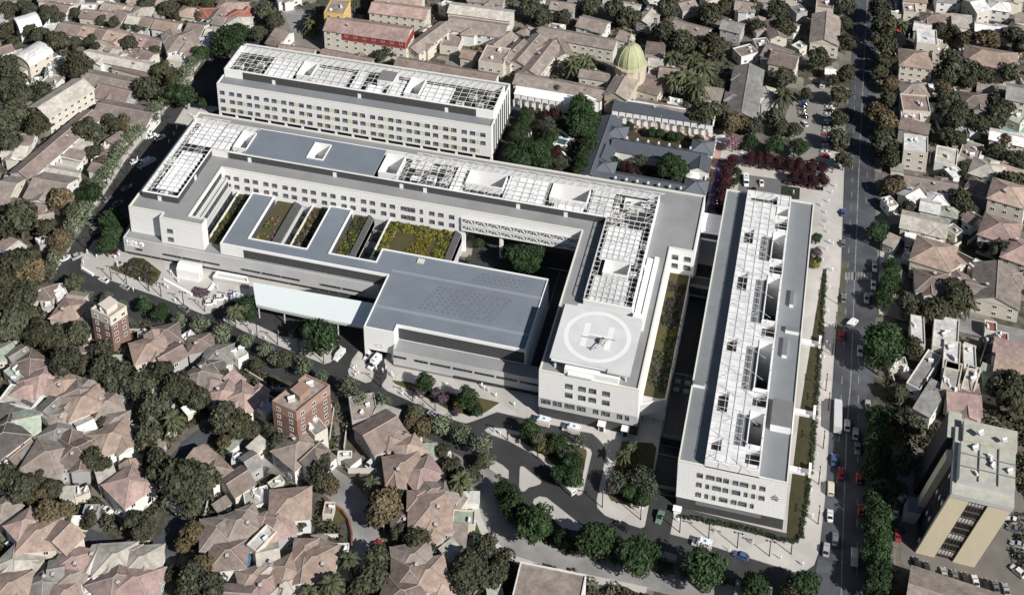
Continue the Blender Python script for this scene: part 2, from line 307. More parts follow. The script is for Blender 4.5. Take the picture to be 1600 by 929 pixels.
def bed(pts,m=LAWN,name='planting_bed',z=Z1): return sheet(name,pts,z,m)
bed([(208,402),(225,404),(252,425),(247,438),(237,446),(180,424),(172,418),(190,416)])
bed([(612,594),(640,597),(672,608),(660,618),(618,600)]); bed([(672,608),(700,615),(744,620),(781,629),(757,645),(735,650),(700,640),(660,618)])
bed([(796,678),(840,684),(880,692),(916,702),(917,708),(908,758),(900,757),(850,712)])
bed([(972,689),(990,690),(1020,692),(1026,700),(1015,765),(1005,796),(955,782),(950,774),(952,760)])
bed([(1253,840),(1262,780),(1274,640),(1284,500),(1292,420),(1286,420),(1250,640),(1233,780),(1228,845)],mat('lawn_depth_shade',(.05,.047,.022),.95,.2,.3),'lawn')  # flat strip; darker olive paints in the shade of a sunken lawn
bed([(1057,791),(1229,833),(1228,846),(1060,806)],mat('dark_gravel',(.07,.07,.072),.9,.3,1.5),'gravel_strip')
bed([(800,200),(822,168),(905,160),(940,185),(925,230),(905,275),(800,255),(780,235)],mat('court_garden_soil',(.06,.05,.028),.95,.25,.3),'lawn')
bed([(1118,200),(1134,204),(1118,290),(1097,290),(1104,262)],TILEPINK,'brick_path')
bed([(955,183),(1118,210),(1116,222),(950,195)],TILEPINK,'brick_path',.125)
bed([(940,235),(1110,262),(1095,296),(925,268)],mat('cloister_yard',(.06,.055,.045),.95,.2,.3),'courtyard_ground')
bed([(950,195),(1115,222),(1108,240),(960,212)],mat('court_garden_soil',(.06,.05,.028)),'planting_bed',.128)
bed([(1157,272),(1235,283),(1222,312),(1152,301)],mat('parking_grey',(.15,.15,.152),.9,.05,.2),'parking_bay')
bed([(1221,290),(1250,294),(1249,312),(1219,310)],mat('dark_green_cover',(.03,.035,.025)),'planting_bed',.14)
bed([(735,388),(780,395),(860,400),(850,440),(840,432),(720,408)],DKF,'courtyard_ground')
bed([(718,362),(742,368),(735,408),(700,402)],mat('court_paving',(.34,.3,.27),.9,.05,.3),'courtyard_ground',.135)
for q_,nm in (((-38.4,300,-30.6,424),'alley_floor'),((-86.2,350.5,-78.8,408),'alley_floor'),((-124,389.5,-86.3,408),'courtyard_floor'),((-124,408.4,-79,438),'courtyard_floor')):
    sheet(nm,[(q_[0],q_[1]),(q_[2],q_[1]),(q_[2],q_[3]),(q_[0],q_[3])],.134,DKF,world=True)  # alley floors coloured near black to paint in the deep shade there
# ---------------- hospital ----------------
_wm={}
def winmesh(w,h,st='hosp'):
    vr=R_.randrange(4) if st=='hosp' else 0
    k=(round(w,2),round(h,2),st,vr)
    if k in _wm: return _wm[k]
    mb=MB(); f=.12 if st=='hosp' else .09
    mb.box(-w/2,-.02,-h/2,w/2,.05,h/2,0)             # pane (dark glass)
    if st=='hosp':
        mb.box(-w/2-.06,-.30,h/2,w/2+.06,.05,h/2+.14,1); mb.box(-w/2-.06,-.16,-h/2-.1,w/2+.06,.05,-h/2,1)   # hood and sill
        mb.box(-w/2-.08,-.26,-h/2-.1,-w/2,.05,h/2,1); mb.box(w/2,-.26,-h/2-.1,w/2+.08,.05,h/2,1)
        if w>1.2: mb.box(-.05,-.07,-h/2,.05,-.02,h/2,1)
        mb.box(-w/2,-.07,-h*.02,w/2,-.02,h*.06,1)
        mb.box(-w/2,-.05,(-h/2,-h/2,h*.1,-h*.3)[vr],w/2-.05*(vr!=2)-w*.45*(vr==3),-.021,(-h*.18,-h*.02,h/2,h*.1)[vr],2)
    else:
        mb.box(-w/2-f,-.07,-h/2-f,w/2+f,.05,-h/2,1); mb.box(-w/2-f,-.07,h/2,w/2+f,.05,h/2+f,1)
        mb.box(-w/2-f,-.07,-h/2,-w/2,.05,h/2,1); mb.box(w/2,-.07,-h/2,w/2+f,.05,h/2,1); mb.box(-.04,-.06,-h/2,.04,-.021,h/2,1)
    _wm[k]=mb.mesh('window_mesh',[GLASS,FRAME,MGREY] if st=='hosp' else [GLASS,WHT]); return _wm[k]
def win(parent,x,y,z,w=1.9,h=1.9,face='S',st='hosp'):
    return inst('window',winmesh(w,h,st),parent,(x,y,z),{'S':0,'E':math.pi/2,'W':-math.pi/2,'N':math.pi}[face])
def panel(parent,x,y,z,w,h,m,face='S'):
    mb=MB(); mb.box(-w/2,-.03,-h/2,w/2,.02,h/2); o=mb.build('colour_panel',m,parent); o.location=(x,y,z)
    if face=='E': o.rotation_euler=(0,0,math.pi/2)
    return o
def truss_grid(mb,x0,y0,x1,y1,z,bx,by,t=.22,m=0,diag=0,holes=()):
    nx=max(1,round((x1-x0)/bx)); ny=max(1,round((y1-y0)/by)); dx=(x1-x0)/nx; dy=(y1-y0)/ny
    inh=lambda x,y:any(h[0]-.6<x<h[2]+.6 and h[1]-.6<y<h[3]+.6 for h in holes)
    for i in range(nx+1):
        for j in range(ny):
            x=x0+i*dx; ya=y0+j*dy
            if not inh(x,ya+dy/2): mb.bar((x,ya,z),(x,ya+dy,z),t,m)
    for j in range(ny+1):
        for i in range(nx):
            y=y0+j*dy; xa=x0+i*dx
            if not inh(xa+dx/2,y): mb.bar((xa,y,z+.01),(xa+dx,y,z+.01),t,m)
    for i in range(nx):
        for j in range(ny):
            xa=x0+i*dx;ya=y0+j*dy
            if diag and (i*7+j*3)%diag==0 and not inh(xa+dx/2,ya+dy/2):
                mb.bar((xa,ya,z-.1),(xa+dx,ya+dy,z-.1),t*.7,m)
                if (i+j)%2: mb.bar((xa+dx,ya,z-.1),(xa,ya+dy,z-.1),t*.7,m)
def well(parent,x0,y0,x1,y1,zt,zb,wins=False,rim=.7,mw=None):
    """open light well: white lined shaft with a rim"""
    mb=MB(); t=.25
    e=.04; x0+=e;y0+=e;x1-=e;y1-=e
    for a in ((x0,y0,x1,y0+t),(x0,y1-t,x1,y1),(x0,y0+t,x0+t,y1-t),(x1-t,y0+t,x1,y1-t)): mb.box(a[0],a[1],zb,a[2],a[3],zt+rim)
    o=mb.build('light_well',mw or WHT,parent); f=MB(); f.box(x0,y0,zb-.1,x1,y1,zb); f.build('well_floor',MGREY,parent)
    if wins:
        n=max(1,int((y1-y0)/4.2))
        for k in range(n):
            for zz in (zt-4.6,zt-8.6):
                win(parent,x0+.03,y0+(y1-y0)*(k+.5)/n,zz,1.7,1.5,'E')
        for zz in (zt-4.6,zt-8.6): win(parent,(x0+x1)/2,y1-.03,zz,1.7,1.5,'S')
    return o
def hvac(parent,x,y,z,w=2.4,d=1.6,h=1.3,m=None):
    mb=MB(); mb.box(-w/2,-d/2,0,w/2,d/2,h,0); mb.box(-w/2+.2,-d/2-.04,.2,w/2-.2,-d/2,h-.2,1)
    for k in range(2):
        cx=(k-.5)*w*.45; mb.cyl((cx,0,h),(cx,0,h+.15),d*.3,n=10,m=1)
    o=mb.build('cooling_unit',[m or CREAMM,MGREY],parent); o.location=(x,y,z); return o
# ================= MAIN WARD BUILDING =================
H=19.4
main=tag(empty('ward_building',(-150,420,0)),'large white U-shaped ward building with roof plant frames and helipad wing','hospital building')
def add_each(mb,name,mats,p,k=6):
    # every boxed element becomes a part of its own
    i=0
    while i<len(mb.f):
        q=MB(); q.f=[];base=min(min(f) for f in mb.f[i:i+k]); top=max(max(f) for f in mb.f[i:i+k])
        q.v=mb.v[base:top+1]; q.f=[tuple(v-base for v in f) for f in mb.f[i:i+k]]; q.m=mb.m[i:i+k]; add(q,name,mats,p); i+=k
def add(mb,name,mats,p): # world-space mesh under an offset root
    o=mb.build(name,mats,p); o.location=(-p.location.x,-p.location.y,-p.location.z); return o
class Root:  # window helpers need offsets too
    pass
def W(p,x,y,z,*a,**k): return win(p,x-p.location.x,y-p.location.y,z-p.location.z,*a,**k)
def PN(p,x,y,z,*a,**k): return panel(p,x-p.location.x,y-p.location.y,z-p.location.z,*a,**k)
wells_main=[(-159.5,417.2,-152,428.5),(-125.8,419.6,-111.2,427.2),(-93.5,419.5,-79.2,427.4),(-67,386.3,-58,392.8),(-219.2,417.2,-213.4,427.6),(-189.1,418.5,-182.2,427.9),(-66.2,423.6,-58.4,427.6)]
body=MB()
solid=[(-243.8,408.3,-124.2,438.2),(-243.8,379.3,-219.8,408.3),(-230,376.7,-213,379.3),(-219.8,379.3,-213,380.5),(-46.3,407.5,-37.7,438.2),(-78.7,346,-46.3,408.3)]
body.slab(solid,wells_main,0,H,0,1)
body.slab([(-124.2,408.3,-78.7,438.2)],wells_main,10.3,H,0,1,bottom=True)
body.slab([(-78.7,408.3,-46.3,438.2)],wells_main,0,H,0,1)
body.slab([(-78.7,341.5,-46.3,346)],[],4.5,H,0,1,bottom=True)
add(body,'wall',[WHITE,ROOFG],main)
pb=MB()
pb.parapet([(-243.8,438.2),(-243.8,379.3),(-230,379.3),(-230,376.7),(-213,376.7),(-213,380.5),(-219.8,380.5),(-219.8,408.3),(-78.7,408.3),(-78.7,341.5),(-46.3,341.5),(-46.3,407.5),(-37.7,407.5),(-37.7,438.2)],H,H+.55,.5)
add(pb,'parapet',CREAMP,main)
# terraces and ribbon windows on the inner face of the west arm
tb=MB(); tb.slab([(-219.8,380.5,-217.4,408)],[],0,15.3,0,0); tb.slab([(-217.4,380.5,-216,408)],[],0,11.5,0,0)
tb.parapet([(-219.8,381),(-217.4,381),(-217.4,407.6),(-219.8,407.6)],15.3,16,.25,0)
add(tb,'terrace',[LGREY],main)
for k,(xx,zz) in enumerate(((-219.78,17.1),(-217.38,13.2),(-215.98,9))):
    rb=MB(); rb.box(xx,381.5,zz-1.2,xx+.08,407.3,zz+1.2,0)
    for q in range(7): rb.box(xx+.08,381.5+q*4.3-.1,zz-.9,xx+.14,381.5+q*4.3+.1,zz+.9,1)
    add(rb,'ribbon_window',[GLASS,FRAME],main)
# court windows
xs=[-159.8,-156.2,-151.9,-147.5]
x=-217.5;cols=[];k=0
while x<-139: cols.append(x); x+=4.35 if k%2 else 3.55; k+=1
for zz in (15.6,11.75):
    for c in cols: W(main,c,408.3,zz,1.7,1.6)
    W(main,-226,376.7,zz-1.2,1.9,1.7)
    for c in (-144.6,-143,-139.4): W(main,c,408.3,zz,.8,1.8)
    for c in (-135.3,-131.8,-127.6): W(main,c,408.3,zz,1.7,1.6)
for c in (-44.4,-39.9):
    for zz in (16,12.2): W(main,c,407.5,zz,2,1.9)
# truss bridge facade
tr=MB()
for z0,z1 in ((13.9,16.3),(10.9,13.1)):
    tr.box(-123.8,408.1,z0-.3,-79,408.28,z1+.1,1)
    n=9; dx=44.6/n
    for i in range(n):
        a=-123.8+i*dx
        tr.bar((a,407.85,z0),(a+dx/2,407.85,z1),.35,0); tr.bar((a+dx/2,407.85,z1),(a+dx,407.85,z0),.35,0); tr.bar((a+dx/2,407.9,z0),(a+dx/2,407.9,z1),.22,0)
        tr.bar((a,407.8,z0),(a,407.8,z1),.4,0)
    tr.bar((-124,407.8,z0),(-78.9,407.8,z0),.45,0); tr.bar((-124,407.8,z1),(-78.9,407.8,z1),.45,0)
add(tr,'truss_bridge',[STEEL,MGREY],main)
cl=MB()
for x_ in (-123.5,-109,-94,-80): cl.box(x_-.6,408.6,0,x_+.6,409.8,10.3,0); cl.box(x_-.5,425,0,x_+.5,426,10.3,0)
add_each(cl,'column',WHT,main)
# helipad-wing south face
lw=MB(); lw.box(-78.66,341.9,.1,-46.3,345.98,4.5,0); lw.box(-78.72,341.46,4.46,-46.28,341.5,8.6,1); add(lw,'ground_floor_louvre',[DARK,LGREY],main)
for c in (-68.6,-64.3,-60.9,-56.5):
    for zz in (15.65,11.85): W(main,c,341.5,zz,2.0,1.75)
for i,c in enumerate((-77,-75.4,-73.1,-71.5,-69.2,-67.5,-65.1,-63.6,-59.7,-57.2,-55.7,-51.9,-49.5,-47.9)): W(main,c,341.46,7.25,1.3 if i in(1,5,8,11) else .85,1.7)
for c in (-57.7,-50):
    e=MB(); e.box(c-1,340.6,.1,c+1,341.9,3.2,0); e.box(c-1.3,339.6,3.2,c+1.3,341.9,3.5,0); e.box(c-.7,340.55,.1,c+.7,340.6,2.8,1); add(e,'entrance_porch',[WHT,GLASS],main)
# penthouse
ph=MB(); T=22.4; t=.35
reg=[(-241.3,385.8,-226.9,431),(-226.9,414.7,-54,431),(-70.7,372.6,-54,414.7)]
deck=MB(); deck.slab(reg,wells_main,H+.1,H+.5,0,0); add(deck,'plant_deck',DECK,main)
def wallseg(mb,a,b,z0,z1,t,m): # axis aligned wall
    x0,x1=sorted((a[0],b[0]));y0,y1=sorted((a[1],b[1]))
    mb.box(x0-(t/2 if x0==x1 else 0),y0-(t/2 if y0==y1 else 0),z0,x1+(t/2 if x0==x1 else 0),y1+(t/2 if y0==y1 else 0),z1,m)
out=[(-241.3,431),(-241.3,385.8),(-226.9,385.8),(-226.9,414.7),(-70.7,414.7),(-70.7,372.6),(-54,372.6),(-54,431)]
for i in range(len(out)):
    a,b=out[i],out[(i+1)%len(out)]
    lou=(i in (1,2,3,4)); wallseg(ph,a,b,H,T-.25,.3,1 if lou else 0); wallseg(ph,a,b,T-.25,T,.36,0)
for x_ in (-226.9,-219.8): ph.box(x_,414.5,H,x_+.05,414.9,T,0)
ph.box(-226.9,414.45,H,-220.2,414.65,T,0)
for x_ in (-211,-176,-149.3,-140,-104,-86): ph.box(x_-.7,414.35,H,x_+.7,414.5,H+2,0)
ph.box(-235,385.5,H,-233.6,385.62,H+2,0); ph.box(-226.68,399,H,-226.6,400.5,H+2,0)
add(ph,'plant_screen',[WHT,DARK],main)
# blue-grey roof over part of the penthouse
br=MB(); br.slab([(-213.2,415.1,-160.6,430.6)],[(-189.1,418.5,-182.2,427.9)],T-.05,T+.1,0,1); add(br,'penthouse_roof',[WHT,ROOFB],main)
for wl in wells_main:
    o=well(main,*wl,T+.3 if wl!=(-66.2,423.6,-58.4,427.6) else T-1,6,rim=.35); o.location=-main.location; main.children[-1].location=-main.location
# trusses over plant areas
tg=MB()
truss_grid(tg,-241,386,-227,431,T+.15,2.6,2.3,.13,0,3)
truss_grid(tg,-227,414.9,-213.4,430.8,T+.15,2.7,2.6,.13,0,4,wells_main)
truss_grid(tg,-151.7,414.9,-54.2,430.8,T+.15,2.9,2.6,.13,0,3,wells_main)
truss_grid(tg,-70.5,372.8,-54.2,414.7,T+.15,2.0,2.3,.13,0,5,wells_main)
for x_ in range(-238,-56,6):
    if x_<-228 or x_>-152:
        tg.bar((x_,430.8,T),(x_,430.8,T+1.3),.25); tg.bar((x_,430.8,T+1.3),(x_+6,430.8,T+1.3),.22); tg.bar((x_,430.8,T+1.3),(x_+3,430.8,T),.15); tg.bar((x_+6,430.8,T+1.3),(x_+3,430.8,T),.15)
for y_ in range(374,412,5):
    for x_ in (-70.6,-54.1): tg.bar((x_,y_,T),(x_,y_,T+1.2),.22); tg.bar((x_,y_,T+1.2),(x_,y_+5,T+1.2),.2)
add(tg,'roof_truss',STEEL,main)
# white corrugated covers under the frames
cv=MB()
def strips(x0,y0,x1,y1,n,z=T-.75,ax='y',root=None):
    cv=MB()
    for i in range(n):
        if ax=='y':
            a=y0+(y1-y0)*i/n; b=y0+(y1-y0)*(i+.74)/n; cv.hexa([(x0,a,z-.3),(x1,a,z-.3),(x1,b,z-.3),(x0,b,z-.3)],[(x0,a,z-.1),(x1,a,z-.1),(x1,b,z+.25),(x0,b,z+.25)])
        else:
            a=x0+(x1-x0)*i/n; b=x0+(x1-x0)*(i+.9)/n; cv.box(a,y0,z-.3,b,y1,z)
    add(cv,'corrugated_cover',CORR,root or main)
strips(-237.6,389,-229,412,10); strips(-238,416.5,-220.5,429.5,7); strips(-147,417.5,-143,420,2); strips(-131,415.6,-126.5,430,6); strips(-110.5,416.5,-95,429,6); strips(-78.5,415.5,-70,429.5,4)
strips(-69.5,393.5,-57,411.5,9,T-.5); strips(-69.5,373.2,-57,385.8,6,T-.5); strips(-149,424.5,-141,429,2); strips(-91,415.2,-80,419,2)
rr=random.Random(3)
for (x0,y0,x1,y1,n) in ((-150,416,-128,429,13),(-78,417,-56,430,10),(-69,410,-56,421,7),(-236,386.6,-229,389,2),(-241,420,-238,429,2),(-240,388,-238.6,410,4),(-56.5,374,-55,412,6)):
    for _ in range(n):
        o=hvac(main,rr.uniform(x0,x1)+150,rr.uniform(y0,y1)-420,H+.5,rr.uniform(1.6,4.2),rr.uniform(1.2,2.2),rr.uniform(1.2,2.3),rr.choice([CREAMM,WHT,WHT]))
# low plant rooms and ducts on the helipad wing
lp=MB(); lp.box(-70.5,341.8,H,-53,346.5,H+2.9,0); lp.box(-53.2,366.5,H,-51.2,400,H+.9,0); lp.box(-50.8,366.5,H,-49.2,401,H+1.1,0); lp.box(-53.4,364,H,-50.6,372,H+2,0); lp.box(-69.2,340.9,H+1.2,-61.2,341.8,H+1.9,0)
add_each(lp,'roof_duct',WHT,main)
# helipad deck
hp=MB(); c=(-62.5,355.3)
hp.prism([(-75.6,343.2),(-56.6,342.9),(-56.6,341.6),(-49.4,341.6),(-49.2,365.6),(-55.4,366.4),(-55.4,368.3),(-71.6,368.3),(-71.6,367.0),(-75.7,367.0)],24.1,24.6,0)
for x_ in (-74,-68,-62,-56,-51):
    for y_ in (344.5,355,365.5): hp.bar((x_,y_,H),(x_,y_,24.1),.5,1)
for y_ in range(343,368,4): hp.bar((-75,y_,23.8),(-49.6,y_,23.8),.5,1)
add(hp,'helipad_deck',[mat('helipad_surface',(.63,.635,.64),.8,.04,.2),STEEL],main)
mk=MB(); n=64
for i in range(n):
    a0,a1=2*math.pi*i/n,2*math.pi*(i+1)/n
    mk.face([(c[0]+r*math.cos(a),c[1]+r*math.sin(a),24.612) for r,a in ((9.7,a0),(11.3,a0),(11.3,a1),(9.7,a1))][::-1] if False else [(c[0]+9.5*math.cos(a0),c[1]+9.5*math.sin(a0),24.612),(c[0]+11*math.cos(a0),c[1]+11*math.sin(a0),24.612),(c[0]+11*math.cos(a1),c[1]+11*math.sin(a1),24.612),(c[0]+9.5*math.cos(a1),c[1]+9.5*math.sin(a1),24.612)])
for x0,y0,x1,y1 in ((-67.4,350.2,-65.5,360.4),(-59.5,350.2,-57.6,360.4),(-65.5,354.5,-59.5,356.1)): mk.face([(x0,y0,24.612),(x1,y0,24.612),(x1,y1,24.612),(x0,y1,24.612)])
add(mk,'helipad_marking',mat('white_marking_paint',(.80,.80,.80),.7,.04,.5),main)
# roof garden block beside the helipad wing
rg=MB(); rg.box(-46.25,350,0,-38.6,407.45,9,0,1); rg.prism([(-46.25,345.8),(-38.7,349.9),(-46.25,349.9)],4.6,9,2); add(rg,'roof_garden_block',[WHT,SOIL,LGREY],main)
rp=MB(); rp.parapet([(-46.25,345.8),(-38.6,350),(-38.6,407.4),(-46.25,407.4)],9,9.5,.3); add(rp,'parapet',CREAMP,main)
# ================= PODIUM with garden courts =================
pod=tag(empty('podium_building',(-190,385,0)),'low light grey podium with slot windows, roof gardens and dark light courts','hospital building')
pm=MB()
slots=[(-216,384,-213.9,407.6),(-187.2,383.5,-183,408.2),(-158.4,384,-152.2,408.2)]
pm.slab([(-245,377,-230.05,379.25),(-245,377,-124,408.25)],[(-245,379.25,-230,409),(-230,377,-212.95,380.6),(-230.1,379,-216,409),(-206.4,382,-197.3,405.5),(-174.9,382,-166,405.8)]+slots,0,8.4,0,1)
pm.slab([(-245,375.2,-145,376.98)],[],2.3,8.4,0,1,bottom=True)
add(pm,'wall',[LGREY,ROOFG],pod)
rc=MB(); rc.box(-244.6,376.4,.1,-145,377,2.3,0)
for k in range(26): rc.box(-243+k*3.9,376.3,.1,-242.6+k*3.9,376.4,2.3,1)
add(rc,'ground_floor_recess',[DARK,MGREY],pod)
pp=MB(); pp.parapet([(-245,381),(-245,375.2),(-145,375.2)],8.4,8.75,.35,0,closed=False); add(pp,'parapet',LGREY,pod)
for a,b in ((-240,-237.6),(-229,-222),(-221.2,-214.1),(-213.3,-206.6),(-197.7,-190.7),(-189.8,-182.8),(-182.2,-175.3),(-167,-159.6),(-158.7,-151.9)):
    sb=MB(); sb.box(a,375.1,3.9,b,375.22,4.7,0); sb.box(a-.6,375.12,3.9,a,375.22,4.7,1); 
    n=int((b-a)/1.4)
    for q in range(1,n): sb.box(a+q*(b-a)/n-.05,375.05,3.9,a+q*(b-a)/n+.05,375.1,4.7,1)
    add(sb,'slot_window',[GLASS,MGREY],pod)
# garden soil + court walls
gs=MB()
for a in ((-213.4,380.7,-206.45,408.2),(-197.2,382,-190.2,408.2),(-183,382,-175,408.2),(-165.9,382,-160.2,408.2),(-151.9,389.2,-126.2,408.2)): gs.box(a[0],a[1],8.4,a[2],a[3],8.75,0)
add(gs,'roof_garden_soil',SOIL,pod)
cw=MB()
for x_ in (-213.9,-183.2,-152.4): cw.box(x_,383,0,x_+.45,408.2,9.6,0)
add_each(cw,'court_wall',CREAMP,pod)
cw=MB()
for x0,x1 in ((-190.2,-187.3),(-160.2,-158.4),(-126.2,-124)):
    cw.hexa([(x0,382.2 if x0<-130 else 389.3,7),(x1,382.2 if x0<-130 else 389.3,5),(x1,408.2,5),(x0,408.2,7)],[(x0,382.2 if x0<-130 else 389.3,9.8),(x1,382.2 if x0<-130 else 389.3,8.3),(x1,408.2,8.3),(x0,408.2,9.8)])
add_each(cw,'louvred_screen',DARK,pod)
cf=MB()
for s in slots:
    cf.box(s[0],s[1],.02,s[2],s[3],1.2); cf.box(s[0],s[3]-12,1.2,s[2],s[3]-9,5.4); cf.box(s[0]+1,s[3]-4.5,1.2,s[2],s[3]-3.5,6.5)
add(cf,'court_floor',MGREY,pod)
# sign letters
def text3d(name,txt,size,loc,m,parent=None,rot=(math.pi/2,0,0),ext=.12,sp=1.0):
    cu=bpy.data.curves.new(name,'FONT'); cu.body=txt; cu.size=size; cu.extrude=ext; cu.space_character=sp; cu.offset=.02
    t_=bpy.data.objects.new(name,cu); COL.objects.link(t_); bpy.context.view_layer.update()
    me=bpy.data.meshes.new_from_object(t_.evaluated_get(bpy.context.evaluated_depsgraph_get())); bpy.data.objects.remove(t_)
    me.materials.clear(); me.materials.append(m); o=bpy.data.objects.new(name,me); COL.objects.link(o); o.location=loc; o.rotation_euler=rot
    if parent: o.parent=parent
    return o
SW=mat('sign_white',(.9,.9,.9),.4,.01,1)
text3d('sign_letters','HDS',2.45,(-243.9+190,375.05-385,6.25),SW,pod,sp=.9)
text3d('sign_letters','HOSPITAL DEL SALVADOR',.42,(-243.8+190,375.05-385,5.45),SW,pod)
sg=MB()
for k in range(4):
    a=k*math.pi/4; sg.bar((-237.7-math.cos(a)*1.0,375.02,7-math.sin(a)*1.0),(-237.7+math.cos(a)*1.0,375.02,7+math.sin(a)*1.0),.34)
add(sg,'sign_star',SW,pod)
# ================= TREATMENT BLOCK (fingers + theatre) =================
th=tag(empty('treatment_building',(-150,375,0)),'treatment block with comb-shaped blue-grey metal roof and ambulance portal','hospital building')
tm=MB(); TZ=12.8
rects=[(-206.4,376.6,-142,382),(-206.4,382,-197.3,405.5),(-174.9,382,-166,405.8),(-148.3,382,-142,388.8),(-142,355,-86.4,388.8)]
tm.slab([r for r in rects[1:]],[],0,TZ,0,1)
tm.slab([(-206.4,376.6,-142.0,382)],[],8.4,TZ,0,1)
tm.slab([(-142,351.5,-131.2,355)],[],3.7,TZ,0,1,bottom=True)
add(tm,'wall',[WHT,ROOFB],th)
tl=MB(); tl.box(-197.2,376.5,8.6,-142.3,376.62,TZ-.7,0); tl.box(-130.8,354.9,7.4,-86.8,355.02,TZ-.8,0)
for a in ((-197.22,382.3,-197.1,405),(-165.9,382.3,-165.8,405)): tl.box(a[0],a[1],8.8,a[2],a[3],TZ-.8,0)
add(tl,'louvre_band',DARK,th)
tp=MB(); tp.parapet([(-206.4,376.6),(-142,376.6),(-142,351.5),(-131.2,351.5),(-131.2,355),(-86.4,355),(-86.4,388.8),(-148.3,388.8),(-148.3,382),(-166,382),(-166,405.8),(-174.9,405.8),(-174.9,382),(-197.3,382),(-197.3,405.5),(-206.4,405.5)],TZ,TZ+.4,.4,0)
add(tp,'parapet',WHT,th)
rf=MB()
for y0,y1 in ((361.3,362.5),(378.8,379.9)): rf.box(-141.6,y0,TZ,-86.8,y1,TZ+.18,0)
add_each(rf,'roof_seam_band',mat('pale_blue_seam',(.27,.29,.33),.6,.03,.3),th)
pn=MB(); 
for i in range(13):
    for j in range(8):
        x_=-127+i*2.1+j*.6; y_=364.5+j*1.55
        if (i*j)%7!=3: pn.box(x_,y_,TZ,x_+1.1,y_+.8,TZ+.07)
for i in range(9):
    for j in range(3): pn.box(-112+i*1.9+j,382+j*1.6,TZ,-111+i*1.9+j,382.8+j*1.6,TZ+.07)
add(pn,'roof_panel_field',mat('dull_roof_panel',(.16,.175,.205),.6,.05,1),th)['kind']='stuff'
hk=MB(); hk.box(-134,385.2,TZ,-131.6,387.2,TZ+.5); add(hk,'roof_hatch',CREAMM,th)
lo=MB(); lo.slab([(-131.15,349.8,-79,354.85)],[],0,7.1,0,1); lo.box(-131.15,350,7.1,-130.6,354.85,8,0); lo.box(-131,349.76,0,-79,349.8,.9,2)
add(lo,'front_annex',[LGREY,ROOFG,MGREY],th)
for a,b in ((-131,-126.5),(-123.6,-118.9),(-118,-111),(-110.1,-103.4),(-102.5,-95.8),(-95,-88),(-87,-80)):
    sb=MB(); sb.box(a,349.68,4.1,b,349.79,4.95,0)
    n=int((b-a)/1.4)
    for q in range(1,n): sb.box(a+q*(b-a)/n-.05,349.62,4.1,a+q*(b-a)/n+.05,349.68,4.95,1)
    add(sb,'slot_window',[GLASS,MGREY],th)
eb=MB(); eb.box(-110,349.65,.2,-80,349.78,1.4,0); add(eb,'slot_window',[GLASS],th)
po=MB(); po.box(-142,351.6,0,-140.8,354.9,3.7,0); po.box(-132.4,351.6,0,-131.3,354.9,3.7,0); add_each(po,'portal_pier',[WHT],th)
em=MB() # faint emblem over the portal: ring of small relief leaves
for k in range(10):
    a=k*math.pi/5; em.bar((-136.6+.8*math.cos(a),351.44,6.1+.6*math.sin(a)),(-136.6+1.8*math.cos(a),351.44,6.1+1.1*math.sin(a)),.2)
add(em,'emblem',LGREY,th)
# white entrance canopy
cn=tag(empty('entrance_canopy',(-168,364,0)),'big bright white curved canopy over the vehicle entrance','canopy')
cm=MB(); pts=[G(*q,7) for q in ((394.5,440.7),(400,475),(440,484),(480,492.5),(524,501),(568,508.5),(583.5,473.6))]
cm.prism([(p.x,p.y) for p in pts],6.4,7,0); add(cm,'canopy_roof',mat('bright_canopy_sheet',(.74,.80,.81),.5,.01,.2),cn)
fm=cm=MB(); q=[G(*p_,5) for p_ in ((396,452),(400.5,486),(440,495),(480,503),(524,512),(568,519.5))]
for i in range(1,5): cm.hexa([(pts[i].x,pts[i].y+.3,5.3),(pts[i+1].x,pts[i+1].y+.3,5.3),(pts[i+1].x,pts[i+1].y+.7,5.3),(pts[i].x,pts[i].y+.7,5.3)],[(pts[i].x,pts[i].y+.3,6.4),(pts[i+1].x,pts[i+1].y+.3,6.4),(pts[i+1].x,pts[i+1].y+.7,6.4),(pts[i].x,pts[i].y+.7,6.4)])
add_each(cm,'fascia',LGREY,cn); cm=MB()
for i in range(1,6): cm.cyl((pts[i].x+.4,pts[i].y+1,0),(pts[i].x+.4,pts[i].y+1,6.4),.25,n=8); cm.cyl((pts[i].x+.4,pts[i].y+7,0),(pts[i].x+.4,pts[i].y+7,6.4),.25,n=8)
add_each(cm,'canopy_column',LGREY,cn,10)
cm=MB(); cm.box(-189,366.5,.1,-146,367.2,2.4); add(cm,'back_wall',DARK,cn)
# ================= EAST BUILDING =================
eb_=tag(empty('east_building',(-14,380,0)),'long white ward slab with white framed skylight roof beside the boulevard','hospital building')
ew=[(-11.2,430.6,-6.8,436),(-11.4,407.8,-6.8,421.8),(-11.4,378.3,-6.8,399.6),(-11.4,348.8,-6.8,369.3),(-11.4,326.8,-6.8,340)]
em=MB(); em.slab([(-30.5,318.3,1.9,444)],ew,5,H,0,1,bottom=True); add(em,'wall',[WHITE,ROOFD],eb_)
el=MB(); el.box(-30.4,318.9,0,1.6,443.9,5,0); el.box(-24.6,318.78,2.9,-5,318.9,4.1,1); add(el,'ground_floor_louvre',[DARK,MGREY],eb_)
ep=MB(); ep.parapet([(-30.5,318.3),(1.9,318.3),(1.9,444),(-30.5,444)],H,H+.5,.45); add(ep,'parapet',CREAMP,eb_)
E1=[(-23.6,1.9),(-20.5,2.9),(-17.9,1.7),(-15.8,1.7),(-13,1.7),(-10.5,2.9),(-7.6,.9),(-5.1,1.8)]
E2=[(-23.7,1.7),(-21.2,.9),(-18.4,2.9),(-15.8,1.7),(-12.6,2.9),(-9.8,.9),(-7.6,.9),(-5.1,1.8)]
